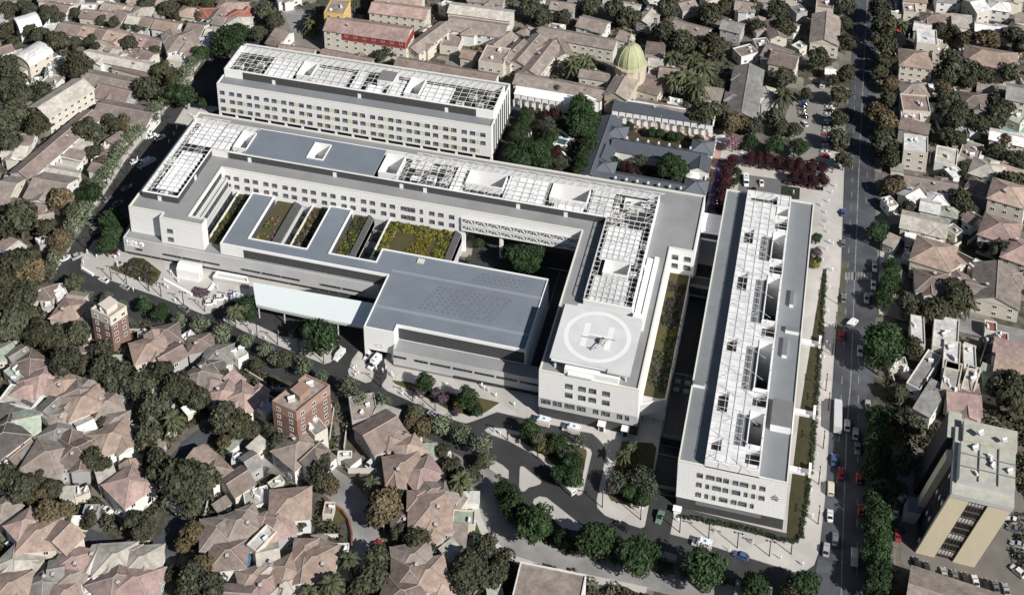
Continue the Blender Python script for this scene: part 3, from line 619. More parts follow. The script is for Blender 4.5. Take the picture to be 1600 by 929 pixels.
E3=[(-23.7,1.7),(-21.3,.9),(-19.1,.9),(-16.2,2.9),(-13.1,1.7),(-10.5,2.9),(-7.7,.9),(-5.2,1.8)]
for row,zz in ((E1,15.75),(E2,11.9),(E3,7.85)):
    for c_,w_ in row: W(eb_,c_,318.3,zz,w_*.72,1.55)
for c_,zz,m_ in ((-19.1,15.75,YEL),(-14.4,15.75,GRN),(-8.6,15.75,YEL),(-20.0,11.9,GRN),(-14.4,11.9,YEL),(-8.7,11.9,YEL),(-6.5,11.9,YEL),(-20.2,7.85,YEL),(-18.1,7.85,YEL),(-14.4,7.85,GRN),(-11.9,7.85,YEL),(-8.6,7.85,GRN),(-17.1,11.9,GRN)): PN(eb_,c_,318.3,zz,.75,1.7,m_)
lg=MB() # grey leaf emblem at the corner
for cx_,cz_,s_ in ((-1.5,12.6,.55),(-1.9,13.4,.45),(-1,13.5,.4),(-.6,12.8,.4),(-2.1,12.3,.35),(-.9,12.1,.4),(-1.5,14,.3),(-2.4,12.9,.3)):
    lg.prism([(cx_+s_*math.cos(k*math.pi/4),cz_+s_*.7*math.sin(k*math.pi/4)) for k in range(8)],0,.05)
lgo=lg.build('emblem',MGREY,eb_); lgo.rotation_euler=(math.pi/2,0,0); lgo.location=(14,318.25-380,0)
SH=[(-11.2,w_[1]-6.6,-6.9,w_[1]-1) for w_ in ew]
dk=MB(); dk.slab([(-22.6,318.3,-6.5,442.5)],[(-11.4,326.8,-6.8,340),(-11.4,348.8,-6.8,369.3),(-11.4,378.3,-6.8,399.6),(-11.4,407.8,-6.8,421.8),(-11.2,430.6,-6.8,436)]+
  [(-21.5,414,-18.1,421.9),(-21.4,390.4,-18,399.3),(-21.6,362.5,-18.3,368.6),(-21.7,337.5,-18.4,345.7),(-21.6,322.7,-18.5,327.3),(-21.1,436.8,-11.4,441.5),
   (-15.4,406.6,-11.6,419.4),(-15.2,376.8,-11.6,397.7),(-15.2,347.5,-11.6,366.5),(-15.2,326,-11.6,338.5)]+SH,H+.1,22.2,0,1)
add(dk,'penthouse_deck',[WHT,CORR],eb_)
dd=MB(); dd.slab([(-22.4,318.5,-11.5,442.3)]+[(-11.5,q[1]+.02,-6.9,q[3]-.02) for q in SH],[],H,H+.4); add(dd,'plant_deck',DECK,eb_)
dd=MB()
for a in ((406.6,419.4),(376.8,397.7),(347.5,366.5),(326,338.5)): dd.box(-15.35,a[0],21.3,-11.65,a[1],21.6)
add(dd,'skylight_glazing',mat('grey_skylight',(.17,.175,.185),.4,.1,.3),eb_)
tg=MB(); truss_grid(tg,-22.4,318.6,-6.7,442.3,22.6,3.1,2.9,.11,0,11,ew)
for y_ in range(321,442,9):
    tg.bar((-22.4,y_,22.3),(-15,y_-5,23.3),.13); tg.bar((-15,y_,22.3),(-8.8,y_-5,23.3),.13)
    for x_ in (-22.4,-6.7): tg.bar((x_,y_,22.2),(x_,y_,23),.2)
add(tg,'roof_truss',STEEL,eb_)
for wl in ew:
    o=well(eb_,*wl,22.2,7.5,wins=False,rim=.3); o.location=-eb_.location; eb_.children[-1].location=-eb_.location
    n=max(1,int((wl[3]-wl[1])/4.6))
    for k in range(n):
        for zz in (16.5,12.6): W(eb_,wl[0]+.32,wl[1]+(wl[3]-wl[1])*(k+.5)/n,zz,1.7,1.4,'E')
    W(eb_,(wl[0]+wl[2])/2,wl[3]-.32,17.2,2.2,1.4)
for x0,y0,x1,y1,h in ((-30,347.5,-26.4,349.2,1.2),(-3.2,389.5,-1.9,396.5,1.3),(-3.6,377.5,.8,379.5,1.3),(-3.9,366.5,-2.3,374.3,1.3),(-5,336.5,1.2,347,2.6),(-4.6,405.5,-3.4,412,1.3)):
    if y0==405.5: continue
    bb=MB(); bb.box(x0,y0,H,x1,y1,H+h,0,1); add(bb,'roof_plant_box',[WHT,MGREY],eb_)
# links between the east building and the main building
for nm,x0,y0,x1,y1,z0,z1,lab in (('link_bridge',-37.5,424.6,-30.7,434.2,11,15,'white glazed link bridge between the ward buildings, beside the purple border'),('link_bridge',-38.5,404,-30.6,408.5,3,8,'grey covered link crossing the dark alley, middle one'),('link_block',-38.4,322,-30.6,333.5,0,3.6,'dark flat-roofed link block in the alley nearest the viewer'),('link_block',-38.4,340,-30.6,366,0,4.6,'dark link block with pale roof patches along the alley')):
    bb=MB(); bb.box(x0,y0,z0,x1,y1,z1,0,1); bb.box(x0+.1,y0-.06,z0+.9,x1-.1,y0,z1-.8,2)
    root=tag(empty(nm,(x0,y0,0)),lab,'link building'); add(bb,'wall',[WHT if z0==11 else MGREY,DKF if z0!=11 else WHT,GLASS],root)  # dark link roofs carry the alley's shade in their colour
    b2=MB(); b2.parapet([(x0,y0),(x1,y0),(x1,y1),(x0,y1)],z1,z1+.35,.25); add(b2,'parapet',WHT if z0==11 else FRAME,root)
    if y0==340:
        for k in range(4): hvac(root,2+(k%2)*3.2,19+(k//2)*3.5-0,z1,1.8,1.5,.6,MGREY)
# ================= NORTH WARD =================
nb=tag(empty('north_ward_building',(-185,470,0)),'four-storey white ward slab with pastel window panels and framed roof, at the back','hospital building')
nw=[(-213.2,467.4,-206.8,477.4),(-165.7,466.4,-159.2,477.6)]
NM=MB(); NM.slab([(-245.3,458,-126,488.2)],nw,5,19.2,0,1,bottom=True); NM.slab([(-244.9,460,-126.4,487.9)],[],0,5,2,2); add(NM,'wall',[WHITE,ROOFD,DARK],nb)
ar=MB()
for i in range(17): x_=-245+i*7.43; ar.box(x_-.4,458.02,0,x_+.4,459,5,0)
add_each(ar,'arcade_pier',WHT,nb)
npz=MB(); npz.parapet([(-245.3,458),(-126,458),(-126,488.2),(-245.3,488.2)],19.2,19.7,.5); add(npz,'parapet',CREAMP,nb)
x=-242.9;cols=[];k=0
while x<-127.5: cols.append(x); x+=(4.35,3.45)[k%2]; k+=1
rr=random.Random(5)
for zz in (15.4,11.4,7.2):
    for i,c_ in enumerate(cols):
        W(nb,c_,458,zz,1.75,1.65)
        if rr.random()<.5 and i<len(cols)-1: PN(nb,c_+1.95,458,zz,1.7,1.9,rr.choice([YEL,YEL,GRN]))
ef=MB()
for i in range(8): ef.box(-126.02,461+i*3.3,5.4,-125.9,462.6+i*3.3,18.6)
add_each(ef,'slot_window',GLASS,nb)
ph=MB(); T2=23
dk=MB(); dk.slab([(-244.3,464,-126.7,481.6)],nw,19.3,19.6,0,0); add(dk,'plant_deck',DECK,nb)
for i,(a,b) in enumerate((((-244.3,481.6),(-244.3,464)),((-244.3,464),(-236,464)),((-236,464),(-134,464)),((-134,464),(-126.7,464)),((-126.7,464),(-126.7,481.6)),((-126.7,481.6),(-244.3,481.6)))):
    wallseg(ph,a,b,19.2,T2-.3,.3,1 if i==2 else 0); wallseg(ph,a,b,T2-.3,T2,.36,0)
for x_ in (-222,-184,-146.5): ph.box(x_-.7,463.7,19.2,x_+.7,463.84,21.2,0)
add(ph,'plant_screen',[WHT,DARK],nb)
tg=MB(); truss_grid(tg,-244,464.3,-127,481.4,T2+.1,3.2,2.8,.14,0,4,nw)
for x_ in range(-243,-130,6): tg.bar((x_,481.4,T2),(x_,481.4,T2+1.1),.25); tg.bar((x_,481.4,T2+1.1),(x_+6,481.4,T2+1.1),.22)
add(tg,'roof_truss',STEEL,nb)
cv=MB(); strips(-227,465.5,-214.5,478,5,T2-.7,root=nb); strips(-206,465.5,-191,476,5,T2-.7,root=nb); strips(-189,466,-184.5,478,4,T2-.7,root=nb); strips(-182,465,-175,470,2,T2-.7,root=nb);strips(-173,465.5,-167,476,4,T2-.7,root=nb); strips(-158.5,465.5,-146,476,5,T2-.7,root=nb)
bx=MB(); bx.box(-179,472,19.5,-172,479,T2+.6,0,1); add(bx,'lift_overrun',[WHT,MGREY],nb)
for x_,y_ in ((-232,474),(-240,470),(-138,474),(-134,469),(-142,468),(-131,476)): hvac(nb,x_+185,y_-470,19.6,3,2,2,CREAMM)
for wl in nw:
    o=well(nb,*wl,T2,8,rim=.4); o.location=-nb.location; nb.children[-1].location=-nb.location

# rear screen wall linking to the garden
# ---------------- suburb houses ----------------
RC={'T':('terracotta_tile',(.40,.305,.255),'terracotta'),'P':('pink_tile',(.395,.285,.26),'pink'),'B':('brown_tile',(.24,.19,.17),'brown'),'D':('dark_tile',(.11,.10,.095),'dark'),'G':('grey_sheet',(.26,.255,.245),'grey'),
 'C':('cream_sheet',(.50,.47,.42),'cream'),'W':('white_sheet',(.74,.74,.73),'white'),'N':('tan_sheet',(.335,.285,.25),'tan'),'R':('red_tile',(.32,.12,.09),'red-brown'),'L':('pale_green_sheet',(.36,.41,.34),'pale green'),'U':('blue_sheet',(.07,.2,.36),'blue'),'S':('taupe_sheet',(.29,.25,.225),'taupe')}
RM={k:mat(v[0],v[1],.85,.3,.55,detail='tile' if k in 'TPBDRNCGS' else 'roofage',bump=.15) for k,v in RC.items()}
RIDGE=mat('ridge_tile',(.40,.33,.29),.85,.15,1); WALLS=[mat('wall_cream',(.60,.56,.48),.85,.08,.4),mat('wall_white',(.70,.70,.68),.85,.08,.4),mat('wall_grey',(.38,.38,.38),.85,.1,.4),mat('wall_ochre',(.50,.38,.26),.85,.1,.4),mat('wall_pink',(.5,.36,.31),.85,.1,.4)]
BRICK=mat('red_brick',(.215,.13,.105),.9,.15,.5,detail='brick'); DOORM=mat('door_wood',(.12,.07,.04),.6,.1,1)
doorme=MB(); doorme.box(-.5,-.08,0,.5,.03,2.1,0); doorme.box(-.6,-.05,0,-.5,.03,2.2,1); doorme.box(.5,-.05,0,.6,.03,2.2,1); doorme.box(-.6,-.05,2.1,.6,.03,2.25,1); doorme=doorme.mesh('door_mesh',[DOORM,WHT])
chim=MB(); chim.box(-.4,-.4,-1.2,.4,.4,.9,0); chim.box(-.5,-.5,.9,.5,.5,1.05,1); chim=chim.mesh('chimney_mesh',[BRICK,LGREY])
tank=MB(); tank.box(-.8,-.5,0,.8,.5,.6,0); tank.cyl((-.8,.2,.9),(.8,.2,.9),.32,n=8,m=1); tank=tank.mesh('roof_unit_mesh',[LGREY,WHT])
HFP=[] # footprints (world) to keep shrubs out
hr=random.Random(11)
def roofgeo(mb,L,Wd,h,t,sl,ox=0,oy=0,rz=0,wallmb=None,ov=.5):
    a,b=L/2+ov,Wd/2+ov; hz=h+sl*b; z0=h-.12
    ca,sa=math.cos(rz),math.sin(rz); T_=lambda x,y,z:(ox+x*ca-y*sa,oy+x*sa+y*ca,z)
    if t=='g':
        r=[T_(-a,0,hz),T_(a,0,hz)]
        mb.face([T_(-a,-b,h),T_(a,-b,h),r[1],r[0]],0); mb.face([T_(a,b,h),T_(-a,b,h),r[0],r[1]],0)
        for s_ in (-1,1): # bargeboards / underside thickness
            mb.face([T_(-a,s_*b,z0),T_(a,s_*b,z0),T_(a,s_*b,h),T_(-a,s_*b,h)],1)
            mb.face([T_(s_*a,-b,z0),T_(s_*a,0,hz-.15),T_(s_*a,0,hz),T_(s_*a,-b,h)],1); mb.face([T_(s_*a,b,z0),T_(s_*a,0,hz-.15),T_(s_*a,0,hz),T_(s_*a,b,h)],1)
        mb.bar(T_(-a,0,hz),T_(a,0,hz),.28,1)
        if wallmb:
            for s_ in (-1,1): wallmb.face([T_(s_*L/2,-Wd/2,h-.3),T_(s_*L/2,Wd/2,h-.3),T_(s_*L/2,0,h+sl*Wd/2)],0)
    else:
        k=min(b,a*.92); r=[T_(-a+k,0,h+sl*k),T_(a-k,0,h+sl*k)] ; c=[T_(-a,-b,h),T_(a,-b,h),T_(a,b,h),T_(-a,b,h)]
        mb.face([c[0],c[1],r[1],r[0]],0); mb.face([c[2],c[3],r[0],r[1]],0); mb.face([c[1],c[2],r[1]],0); mb.face([c[3],c[0],r[0]],0)
        for i in range(4): mb.face([(c[i][0],c[i][1],z0),(c[(i+1)%4][0],c[(i+1)%4][1],z0),c[(i+1)%4],c[i]],1)
        for p_,q_ in ((c[0],r[0]),(c[3],r[0]),(c[1],r[1]),(c[2],r[1]),(r[0],r[1])): mb.bar(p_,q_,.2,1)
def house(x1,y1,x2,y2,wd,h=4.2,t='h',c='T',wall=None,label=None,cat='house',cross=None,group='houses of the suburb around the hospital',name='house',wins=True):
    if name=='house' and h<7:
        q_=hr.random(); c={'T':'N' if q_<.16 else 'B' if q_<.3 else 'S' if q_<.4 else 'T','P':'T' if q_<.3 else 'N' if q_<.4 else 'B' if q_<.5 else 'P'}.get(c,c)
    sl={'h':.42,'g':.4,'s':.14,'f':0,'v':.4}[t]; zr=h+sl*wd*.5*.6
    a=G(x1,y1,zr);b=G(x2,y2,zr); d=b-a; L=max(d.length,4.5); rz=math.atan2(d.y,d.x); cx,cy=(a.x+b.x)/2,(a.y+b.y)/2
    if t in'h': L=max(L,wd*1.02)
    HFP.append((cx,cy,L/2+.6,wd/2+.6,rz))
    if group and name=='house' and h<7.5: wd*=.83; L*=.9
    root=empty(name,(cx,cy,0),rz); root['category']=cat; root['group']=group
    wm=wall or (hr.choice(WALLS[:3]+WALLS[:2]) if h<7 else WALLS[0])
    wmb=MB(); wmb.box(-L/2,-wd/2,0,L/2,wd/2,h-.02,0)
    rm=MB(); mats=[RM[c],RIDGE]
    if t in 'hg':
        roofgeo(rm,L,wd,h,t,sl,wallmb=wmb)
        if cross is None: cross=hr.random()<.5 and L>9 and h<7
        if cross:
            for sgn in ((-1,) if hr.random()<.6 else (-1,1)):
                cw=wd*hr.uniform(.45,.62); ox=hr.uniform(-.28,.28)*L; cl=wd*.5+hr.uniform(1.2,2.6)
                ty=hr.choice('hg'); roofgeo(rm,cl,cw,h,ty,sl*.98,ox,sgn*cl/2,math.pi/2,wmb)
                wmb.box(ox-cw/2,min(0,sgn*cl),0,ox+cw/2,max(0,sgn*cl),h-.04,0)
        if hr.random()<.5: roofgeo(rm,wd*.5,wd*.42,h,'h',sl,hr.choice((-1,1))*L*.3,hr.choice((-1,1))*wd*.32,0,None) if h<7 and L>10 else None
    elif t=='s':
        a_,b_=L/2+.3,wd/2+.3; rm.hexa([(-a_,-b_,h),(a_,-b_,h),(a_,b_,h+sl*wd),(-a_,b_,h+sl*wd)],[(-a_,-b_,h+.15),(a_,-b_,h+.15),(a_,b_,h+.15+sl*wd),(-a_,b_,h+.15+sl*wd)],0)
        wmb.prism([(-L/2,-wd/2),(L/2,-wd/2),(L/2,wd/2),(-L/2,wd/2)],h-.03,h-.01,0); wmb.hexa([(-L/2,wd/2-.2,h-.1),(L/2,wd/2-.2,h-.1),(L/2,wd/2,h-.1),(-L/2,wd/2,h-.1)],[(-L/2,wd/2-.2,h+sl*wd-.04),(L/2,wd/2-.2,h+sl*wd-.04),(L/2,wd/2,h+sl*wd),(-L/2,wd/2,h+sl*wd)],0)
    elif t=='f':
        rm.box(-L/2+.3,-wd/2+.3,h-.2,L/2-.3,wd/2-.3,h+.06,0); rm.parapet([(-L/2,-wd/2),(L/2,-wd/2),(L/2,wd/2),(-L/2,wd/2)],h-.05,h+.5,.3,2); mats=[RM[c],RIDGE,wm]
        n=hr.randint(1,3)
        for _ in range(n):
            u=inst('roof_unit',tank,root,(hr.uniform(-.35,.35)*L,hr.uniform(-.3,.3)*wd,h+.06),hr.uniform(0,3),hr.uniform(.8,1.3))
    else: # vaulted hall
        n=8; a_=L/2+.3
        for i in range(n):
            t0,t1=math.pi*i/n,math.pi*(i+1)/n; f0=lambda q:(-math.cos(q)*(wd/2+.3),h+math.sin(q)*wd*.26)
            y0_,z0_=f0(t0);y1_,z1_=f0(t1); rm.hexa([(-a_,y0_,z0_-.15),(a_,y0_,z0_-.15),(a_,y1_,z1_-.15),(-a_,y1_,z1_-.15)],[(-a_,y0_,z0_),(a_,y0_,z0_),(a_,y1_,z1_),(-a_,y1_,z1_)],0)
            for s_ in (-1,1): wmb.face([(s_*L/2,y0_*.97,h-.02),(s_*L/2,y1_*.97,h-.02),(s_*L/2,y1_*.97,z1_-.1),(s_*L/2,y0_*.97,z0_-.1)])
    wmb.build('wall',[wm],root); r_o=rm.build('roof',mats,root)
    if t in 'hg' and hr.random()<.45:
        inst('chimney',chim,r_o,(hr.uniform(-.25,.25)*L,wd*.2*hr.choice((-1,1)),h+sl*wd*.33))
    if wins:
        fl=max(1,int(h//3)); 
        for f_ in range(fl):
            z=f_*3+1.7 if fl>1 else h*.5
            # walls whose outward normal faces the south or east
            for (nx,ny,ln,off) in ((0,-1,L,wd/2),(0,1,L,wd/2),(1,0,wd,L/2),(-1,0,wd,L/2)):
                wx,wy=nx*math.cos(rz)-ny*math.sin(rz),nx*math.sin(rz)+ny*math.cos(rz)
                if wy>.35 and wx<.6: continue
                n=max(1,int(ln//(4.5 if h<7 else 3.4))); n=min(n,6 if h<7 else 9)
                for k in range(n):
                    u=(k+.5)/n-.5
                    if n>2 and f_==0 and k==1 and nx==0 and h<9: inst('door',doorme,root,(-ny*0+(u*ln if ny else 0)*(1 if ny<0 else -1),ny*off,0),0 if ny<0 else math.pi); continue
                    lx,ly=(u*ln*(1 if ny<0 else -1),ny*(off+.02)) if ny else (nx*(off+.02),u*ln)
                    inst('window',winmesh(1.3,1.2,'house'),root,(lx,ly,z),{(0,-1):0,(0,1):math.pi,(1,0):math.pi/2,(-1,0):-math.pi/2}[(nx,ny)])
    px,py=P((cx,cy,h))
    cn=RC[c][2]; wn={'wall_cream':'cream','wall_white':'white','wall_grey':'grey','wall_ochre':'ochre','wall_pink':'pink','red_brick':'brick'}.get(wm.name,'pale')
    if label: root['label']=label
    else:
        size='small' if L*wd<90 else ('long' if L>2.2*wd else ('large' if L*wd>260 else 'mid-sized'))
        form={'h':'hip-roofed house','g':'gable-roofed house','s':'lean-to roofed building','f':'flat-roofed building','v':'vaulted hall'}[t]
        autolabel(root,f'{size} {cn} {form} with {wn} walls',px,py)
    return root
H1="""
24 37 60 26 14 6 v W;30 94 70 70 14 6 v W;72 36 92 38 11 5 f W;94 38 109 41 11 5 g S;110 41 128 44 11 5 g B;130 43 149 47 11 5 g T;150 47 166 50 11 5 g B;168 49 199 56 11 5 g T
128 9 150 9 9 5 g W;128 17 158 21 9 5 g B;160 20 178 24 9 5 g S;180 18 199 24 10 5 g B;70 6 110 12 9 5 g B;105 12 117 15 7 4 f W;160 6 195 12 9 5 g N
200 26 220 29 9 5 g C;222 29 239 33 9 5 g B;241 33 281 40 10 5 g T;213 14 234 15 10 5 h C;190 10 205 14 8 4 g T;284 14 304 17 10 5 h P;306 15 325 17 10 5 h R;258 20 240 22 6 4 s C;226 40 200 36 6 3.5 s G
338 4 385 9 11 5 h P;355 2 330 32 7 5 g B;335 27 352 30 9 5 g N;358 17 388 22 11 5 h R;362 28 384 31 11 5 h C;293 39 320 43 13 5 g S;322 46 350 50 9 5 g C;266 62 300 55 16 6 h N;292 76 314 79 10 5 g P;306 67 334 71 9 5 s W;262 88 300 92 8 4 f W;220 79 240 87 9 4.5 g B
195 54 212 59 10 5 g T;213 58 230 63 10 5 g P;231 62 252 67 10 5 g B;226 68 248 73 6 3.5 s G;205 78 215 90 8 4 g S;150 65 165 72 8 4 g C;168 70 190 76 7 4 g N;195 80 207 85 7 4 g T;170 83 195 88 6 4 s C
128 80 245 104 8 5 g C;176 100 245 118 6 4 s B;115 113 212 133 15 5 g S;152 134 206 146 13 5 g B;92 110 70 112 10 4 f G
60 171 130 127 13 9 g C;24 276 150 169 12 6 g B;150 163 242 181 15 6 g S;50 281 108 291 18 6 g S;0 286 26 290 16 6 g S;4 230 46 230 10 5 g C;105 226 140 232 9 4 s C;98 240 132 246 7 4 s N;90 250 126 259 5 4 f C;68 261 124 272 5 4.5 g C;195 207 170 223 6 4 s N;14 110 34 118 9 4 f N;70 122 96 128 8 4 f N
0 312 76 324 7 5 g B;58 339 84 334 9 4 g N;10 400 36 380 5 4 s C;58 381 76 373 6 3.5 f N;-5 345 15 322 10 5 h G;0 378 18 384 7 4 s B
57 452 76 452 9 5 h B;84 460 104 452 9 4 f W;92 476 130 484 12 5 h T;128 492 144 502 8 5 h B;105 462 132 466 8 4 g S;65 475 80 470 8 4 f C
14 560 42 543 9 4.5 g G;38 556 56 568 10 5 h B;44 602 84 574 12 5 h P;84 592 108 600 11 5 h T;108 603 140 618 12 5.5 h T;14 590 32 578 9 4 f L;-8 548 8 545 9 4 h L
4 613 62 627 9 4.5 f C;24 600 58 608 8 5 h P;68 644 92 622 9 5 g G;104 632 156 612 13 6 h T;148 634 186 622 10 5 h T;84 654 110 640 9 5 h T;18 660 64 650 13 4.5 g L;-14 692 18 668 14 6 h D;0 645 20 643 8 4 s D;74 684 100 662 10 5 h G;28 632 45 640 5 4 s D
120 668 146 656 10 4.5 g W;116 682 146 676 8 4 g G;150 690 196 668 13 6 h T;168 655 196 652 8 5 h T;52 704 96 712 14 6 h N;102 702 134 700 13 6 h B;14 718 50 688 6 4 g B;36 720 56 704 6 4 s G;150 745 180 733 8 4.5 s C;190 740 212 762 13 6 h P;202 718 206 738 7 5 g P;208 655 226 665 6 4 f W;155 628 170 600 6 4 s T
214 545 250 534 12 6 h T;244 520 274 514 10 5 h B;246 562 286 540 9 6 g B;288 532 304 522 6 4 f W;300 534 326 529 9 5 h B;326 550 356 548 10 5 h G;296 594 330 572 11 5.5 h T;320 568 342 570 9 5 h D;325 590 332 600 7 4 g T;368 555 380 548 6 4 f C;358 600 375 585 7 4 s P
334 620 362 604 10 5 h P;366 608 394 626 12 5 h P;303 702 328 722 9 5 g T;328 722 344 738 9 5 h B;354 758 388 736 10 5 g B;384 722 400 712 8 5 g G;396 690 408 700 6 4 s C
452 705 478 684 13 6 h P;468 722 500 692 8 6 g D;504 692 545 702 1 1 x x;545 640 590 632 12 4 f N;566 684 622 652 15 5 g B;585 640 622 652 6 4 s C;610 728 648 722 12 5.5 h P;628 702 650 690 9 5 h T;646 742 674 726 11 5.5 h P;655 706 684 704 6 4 s L;480 668 500 656 9 8 f G;405 640 418 628 7 4 f W;640 680 620 702 4 3 s C
520 710 505 722 4 3.5 s B;672 768 672 815 15 6.5 h T;688 762 702 774 9 6 h T;656 762 700 768 8 6 h N;650 822 704 806 10 6 h T;726 796 724 822 8 4 f L;702 836 730 838 9 4 s N;694 868 716 850 6 4 s C;620 808 642 806 8 4 h B;622 872 666 864 12 6 h T;640 876 640 905 12 6 h P;652 896 684 888 12 6 h T;608 920 650 928 13 6 h P;680 918 704 910 8 5 h P;705 782 720 790 7 4 s N
420 784 486 778 13 6.5 h T;424 792 440 834 11 6 h P;452 806 460 772 8 6 h T;402 836 416 846 10 7 f W;400 866 436 858 10 5 g C;408 884 440 890 9 5 h C;440 878 452 898 9 6 h T;462 872 520 872 13 6 h T;486 852 520 862 8 5 h N;432 908 464 912 10 5 h C;402 908 426 906 10 5 h P;468 922 498 928 9 5 h P;466 900 482 906 6 4 f W
338 812 338 840 11 6 h T;352 822 394 806 12 6 h N;324 864 388 858 11 6 h T;385 800 398 812 8 5 h T;350 876 392 876 3.5 4 s U;384 902 402 896 8 5 h P;334 926 394 930 9 5.5 g B;205 872 236 870 12 6 h C;196 902 226 906 14 6 h P;398 762 404 792 9 4 f C;396 815 404 822 5 4 f W
26 822 48 806 9 6 h P;36 832 84 828 12 6 h P;82 848 112 818 12 6.5 g T;12 870 30 882 10 5 h C;94 868 136 876 11 5 h P;76 892 98 888 10 5 g G;100 898 124 900 9 5 h N;134 896 158 850 6 5 g C;140 892 150 926 8 5 f W;-6 914 38 910 11 6 h T;86 926 120 920 10 5 h P;168 912 192 892 13 6 h B;164 868 194 866 12 6 h C;60 905 72 915 8 5 h G;40 875 60 882 7 4 g C;158 890 175 885 7 5 h B
"""
H2="""
1410 12 1432 14 10 5 f N;1442 24 1474 28 12 5 h B;1428 37 1456 42 9 5 g W;1432 56 1464 60 12 11 f W;1464 74 1476 78 9 6 f N;1406 84 1456 90 13 9 h T;1405 133 1452 136 11 6 h P;1486 32 1520 36 11 5 s C;1522 38 1576 46 9 6 g W;1578 38 1606 48 10 6 h B;1516 6 1536 2 12 8 g W;1548 4 1576 8 10 6 h W
1508 78 1590 92 14 9 h T;1505 150 1540 154 13 6 h B;1574 138 1606 144 12 9 g G;1406 160 1454 164 14 7 f P;1406 178 1440 182 9 6 f P;1404 192 1454 204 8 6 s B;1412 222 1450 228 11 9 f W;1460 240 1498 248 13 6 f C;1484 262 1500 278 7 5 f W;1500 232 1534 242 15 3.5 f S;1410 276 1500 292 9 5 g S;1414 308 1436 296 9 5 g W;1456 306 1476 308 8 5 h W;1438 315 1470 322 9 5 g W
1545 205 1604 218 9 6 g W;1530 256 1556 264 13 6 h C;1522 284 1546 292 11 5 h N;1474 324 1492 328 8 4 h L;1406 336 1484 354 12 6 g C;1412 362 1476 374 6 4 s W;1440 384 1480 396 14 8 h T;1480 396 1500 414 8 6 g P;1436 432 1480 438 13 6 h P;1494 430 1514 440 9 5 h B;1436 408 1470 414 5 4 s N;1512 334 1526 342 8 5 g B;1518 412 1534 420 8 5 f W;1514 446 1532 452 11 5 f W;1482 352 1500 366 5 4 f G;1565 243 1604 250 7 5 h T;1560 262 1600 275 6 4 s T
1422 514 1446 518 16 7 f W;1456 516 1500 526 18 7 f W;1432 572 1456 584 22 5 f G;1474 552 1500 558 13 7.5 f W;1474 584 1500 592 13 7.5 f C;1478 608 1500 614 9 7 f W;1504 556 1526 560 13 7 f W;1506 588 1528 596 14 7 f C;1534 580 1548 586 8 4 s L;1550 540 1606 556 9 6 s P;1552 568 1606 584 11 6 s P;1440 615 1468 630 16 5 s G;1478 614 1534 622 14 6 g P;1534 600 1560 606 8 4 s L
1412 914 1600 976 22 6 g P;1382 318 1398 314 7 4 f N;1384 372 1402 380 7 4 s N;1548 428 1590 440 1 1 x x;1506 545 1520 550 7 5 f G;1576 180 1600 190 8 4 f L
430 46 452 54 9 5 g S;420 60 440 66 7 4 g B;434 72 494 80 6 4.5 g N;500 78 585 96 6 4.5 g B;582 7 668 18 10 9 g P;704 9 800 22 9 8 g C;698 30 796 44 14 6 g S;640 78 700 34 10 6 g S;612 92 784 122 9 6 g B;690 62 722 66 13 4 f N;754 84 792 90 13 8 f N;722 80 742 84 8 5 g T;660 50 672 40 4 5 g C;785 95 820 62 8 7 g S;548 62 590 70 9 5 s N
838 44 968 68 10 7 g S;806 98 846 52 9 7 g S;770 72 800 50 9 5 g N;836 80 870 64 9 6 g N;800 116 950 146 11 7 g S;870 60 884 86 9 6 g N;885 84 905 88 5 4 g B;1012 92 1054 96 9 7 g C;1008 74 1040 78 9 5 s B;1000 128 1036 138 13 5 s B;988 158 1086 178 11 6 g S;1172 98 1158 182 15 6 g G;1150 84 1180 76 9 5 f B;1196 72 1235 86 14 6 g S;905 28 950 40 12 6 g N;1002 34 1024 8 7 6 g C;1050 34 1110 50 10 6 g S;1128 34 1162 42 10 6 g G;1148 4 1182 8 10 6 g N;1186 60 1196 78 8 5 f G
826 114 866 64 10 7 g N;905 110 955 118 8 7 g S;1030 108 1062 112 11 7 g N;1088 142 1130 150 9 5 s S;1012 112 1034 116 12 5 f N;1292 18 1288 66 15 7 g S;1274 4 1304 8 12 7 f P;1204 82 1248 92 14 7 g B;1205 30 1218 58 9 6 g P;1228 36 1246 42 8 5 g B;1242 68 1256 76 7 4 f W;1240 8 1254 22 7 5 f G;1196 136 1206 158 10 5 g C;1184 26 1194 48 8 5 g T;1290 108 1306 110 6 4 g W;1100 8 1120 12 9 5 g N;970 6 1000 12 9 5 g C;860 4 900 10 9 6 g N;1060 8 1086 2 9 5 g S;1042 158 1066 162 6 5 f W;690 4 702 10 6 5 f W
760 914 782 910 8 4 s L;1146 926 1206 940 9 4.5 s G;1280 -12 1310 -8 10 6 g T;1410 -10 1450 -6 10 6 h T;1460 -8 1500 -6 10 6 h G;1520 -12 1600 -8 10 6 g C;430 -6 470 -14 9 5 g N;590 -10 660 -4 10 8 g T;730 -8 790 -2 9 6 g S;200 -6 260 0 9 5 g T;60 -8 130 -6 9 5 g S;-20 20 12 14 10 5 g N
"""
nh=0
for blk in (H1,H2):
    for e in blk.replace('\n',';').split(';'):
        q=e.split()
        if len(q)<8 or q[7]=='x': continue
        house(*map(float,q[:6]),t=q[6],c=q[7]); nh+=1
house(1560,408,1556,470,19,6,'g','S',label='wide taupe gabled hall with ridge running away from the viewer, near the street canopies')
house(1556,290,1598,302,13,12,'h','T',wall=WALLS[0],label='three-storey cream apartment house with tan hip roof at the right edge',cat='apartment block')
house(1536,344,1592,362,13,9,'h','P',wall=WALLS[1],label='pink hip-roofed white apartment house just below the cream three-storey one',cat='apartment block')
house(800,932,905,954,22,8,'f','N',wall=WALLS[1],label='wide flat tan roof with white parapet at the bottom edge, beside the grey road',cat='building')
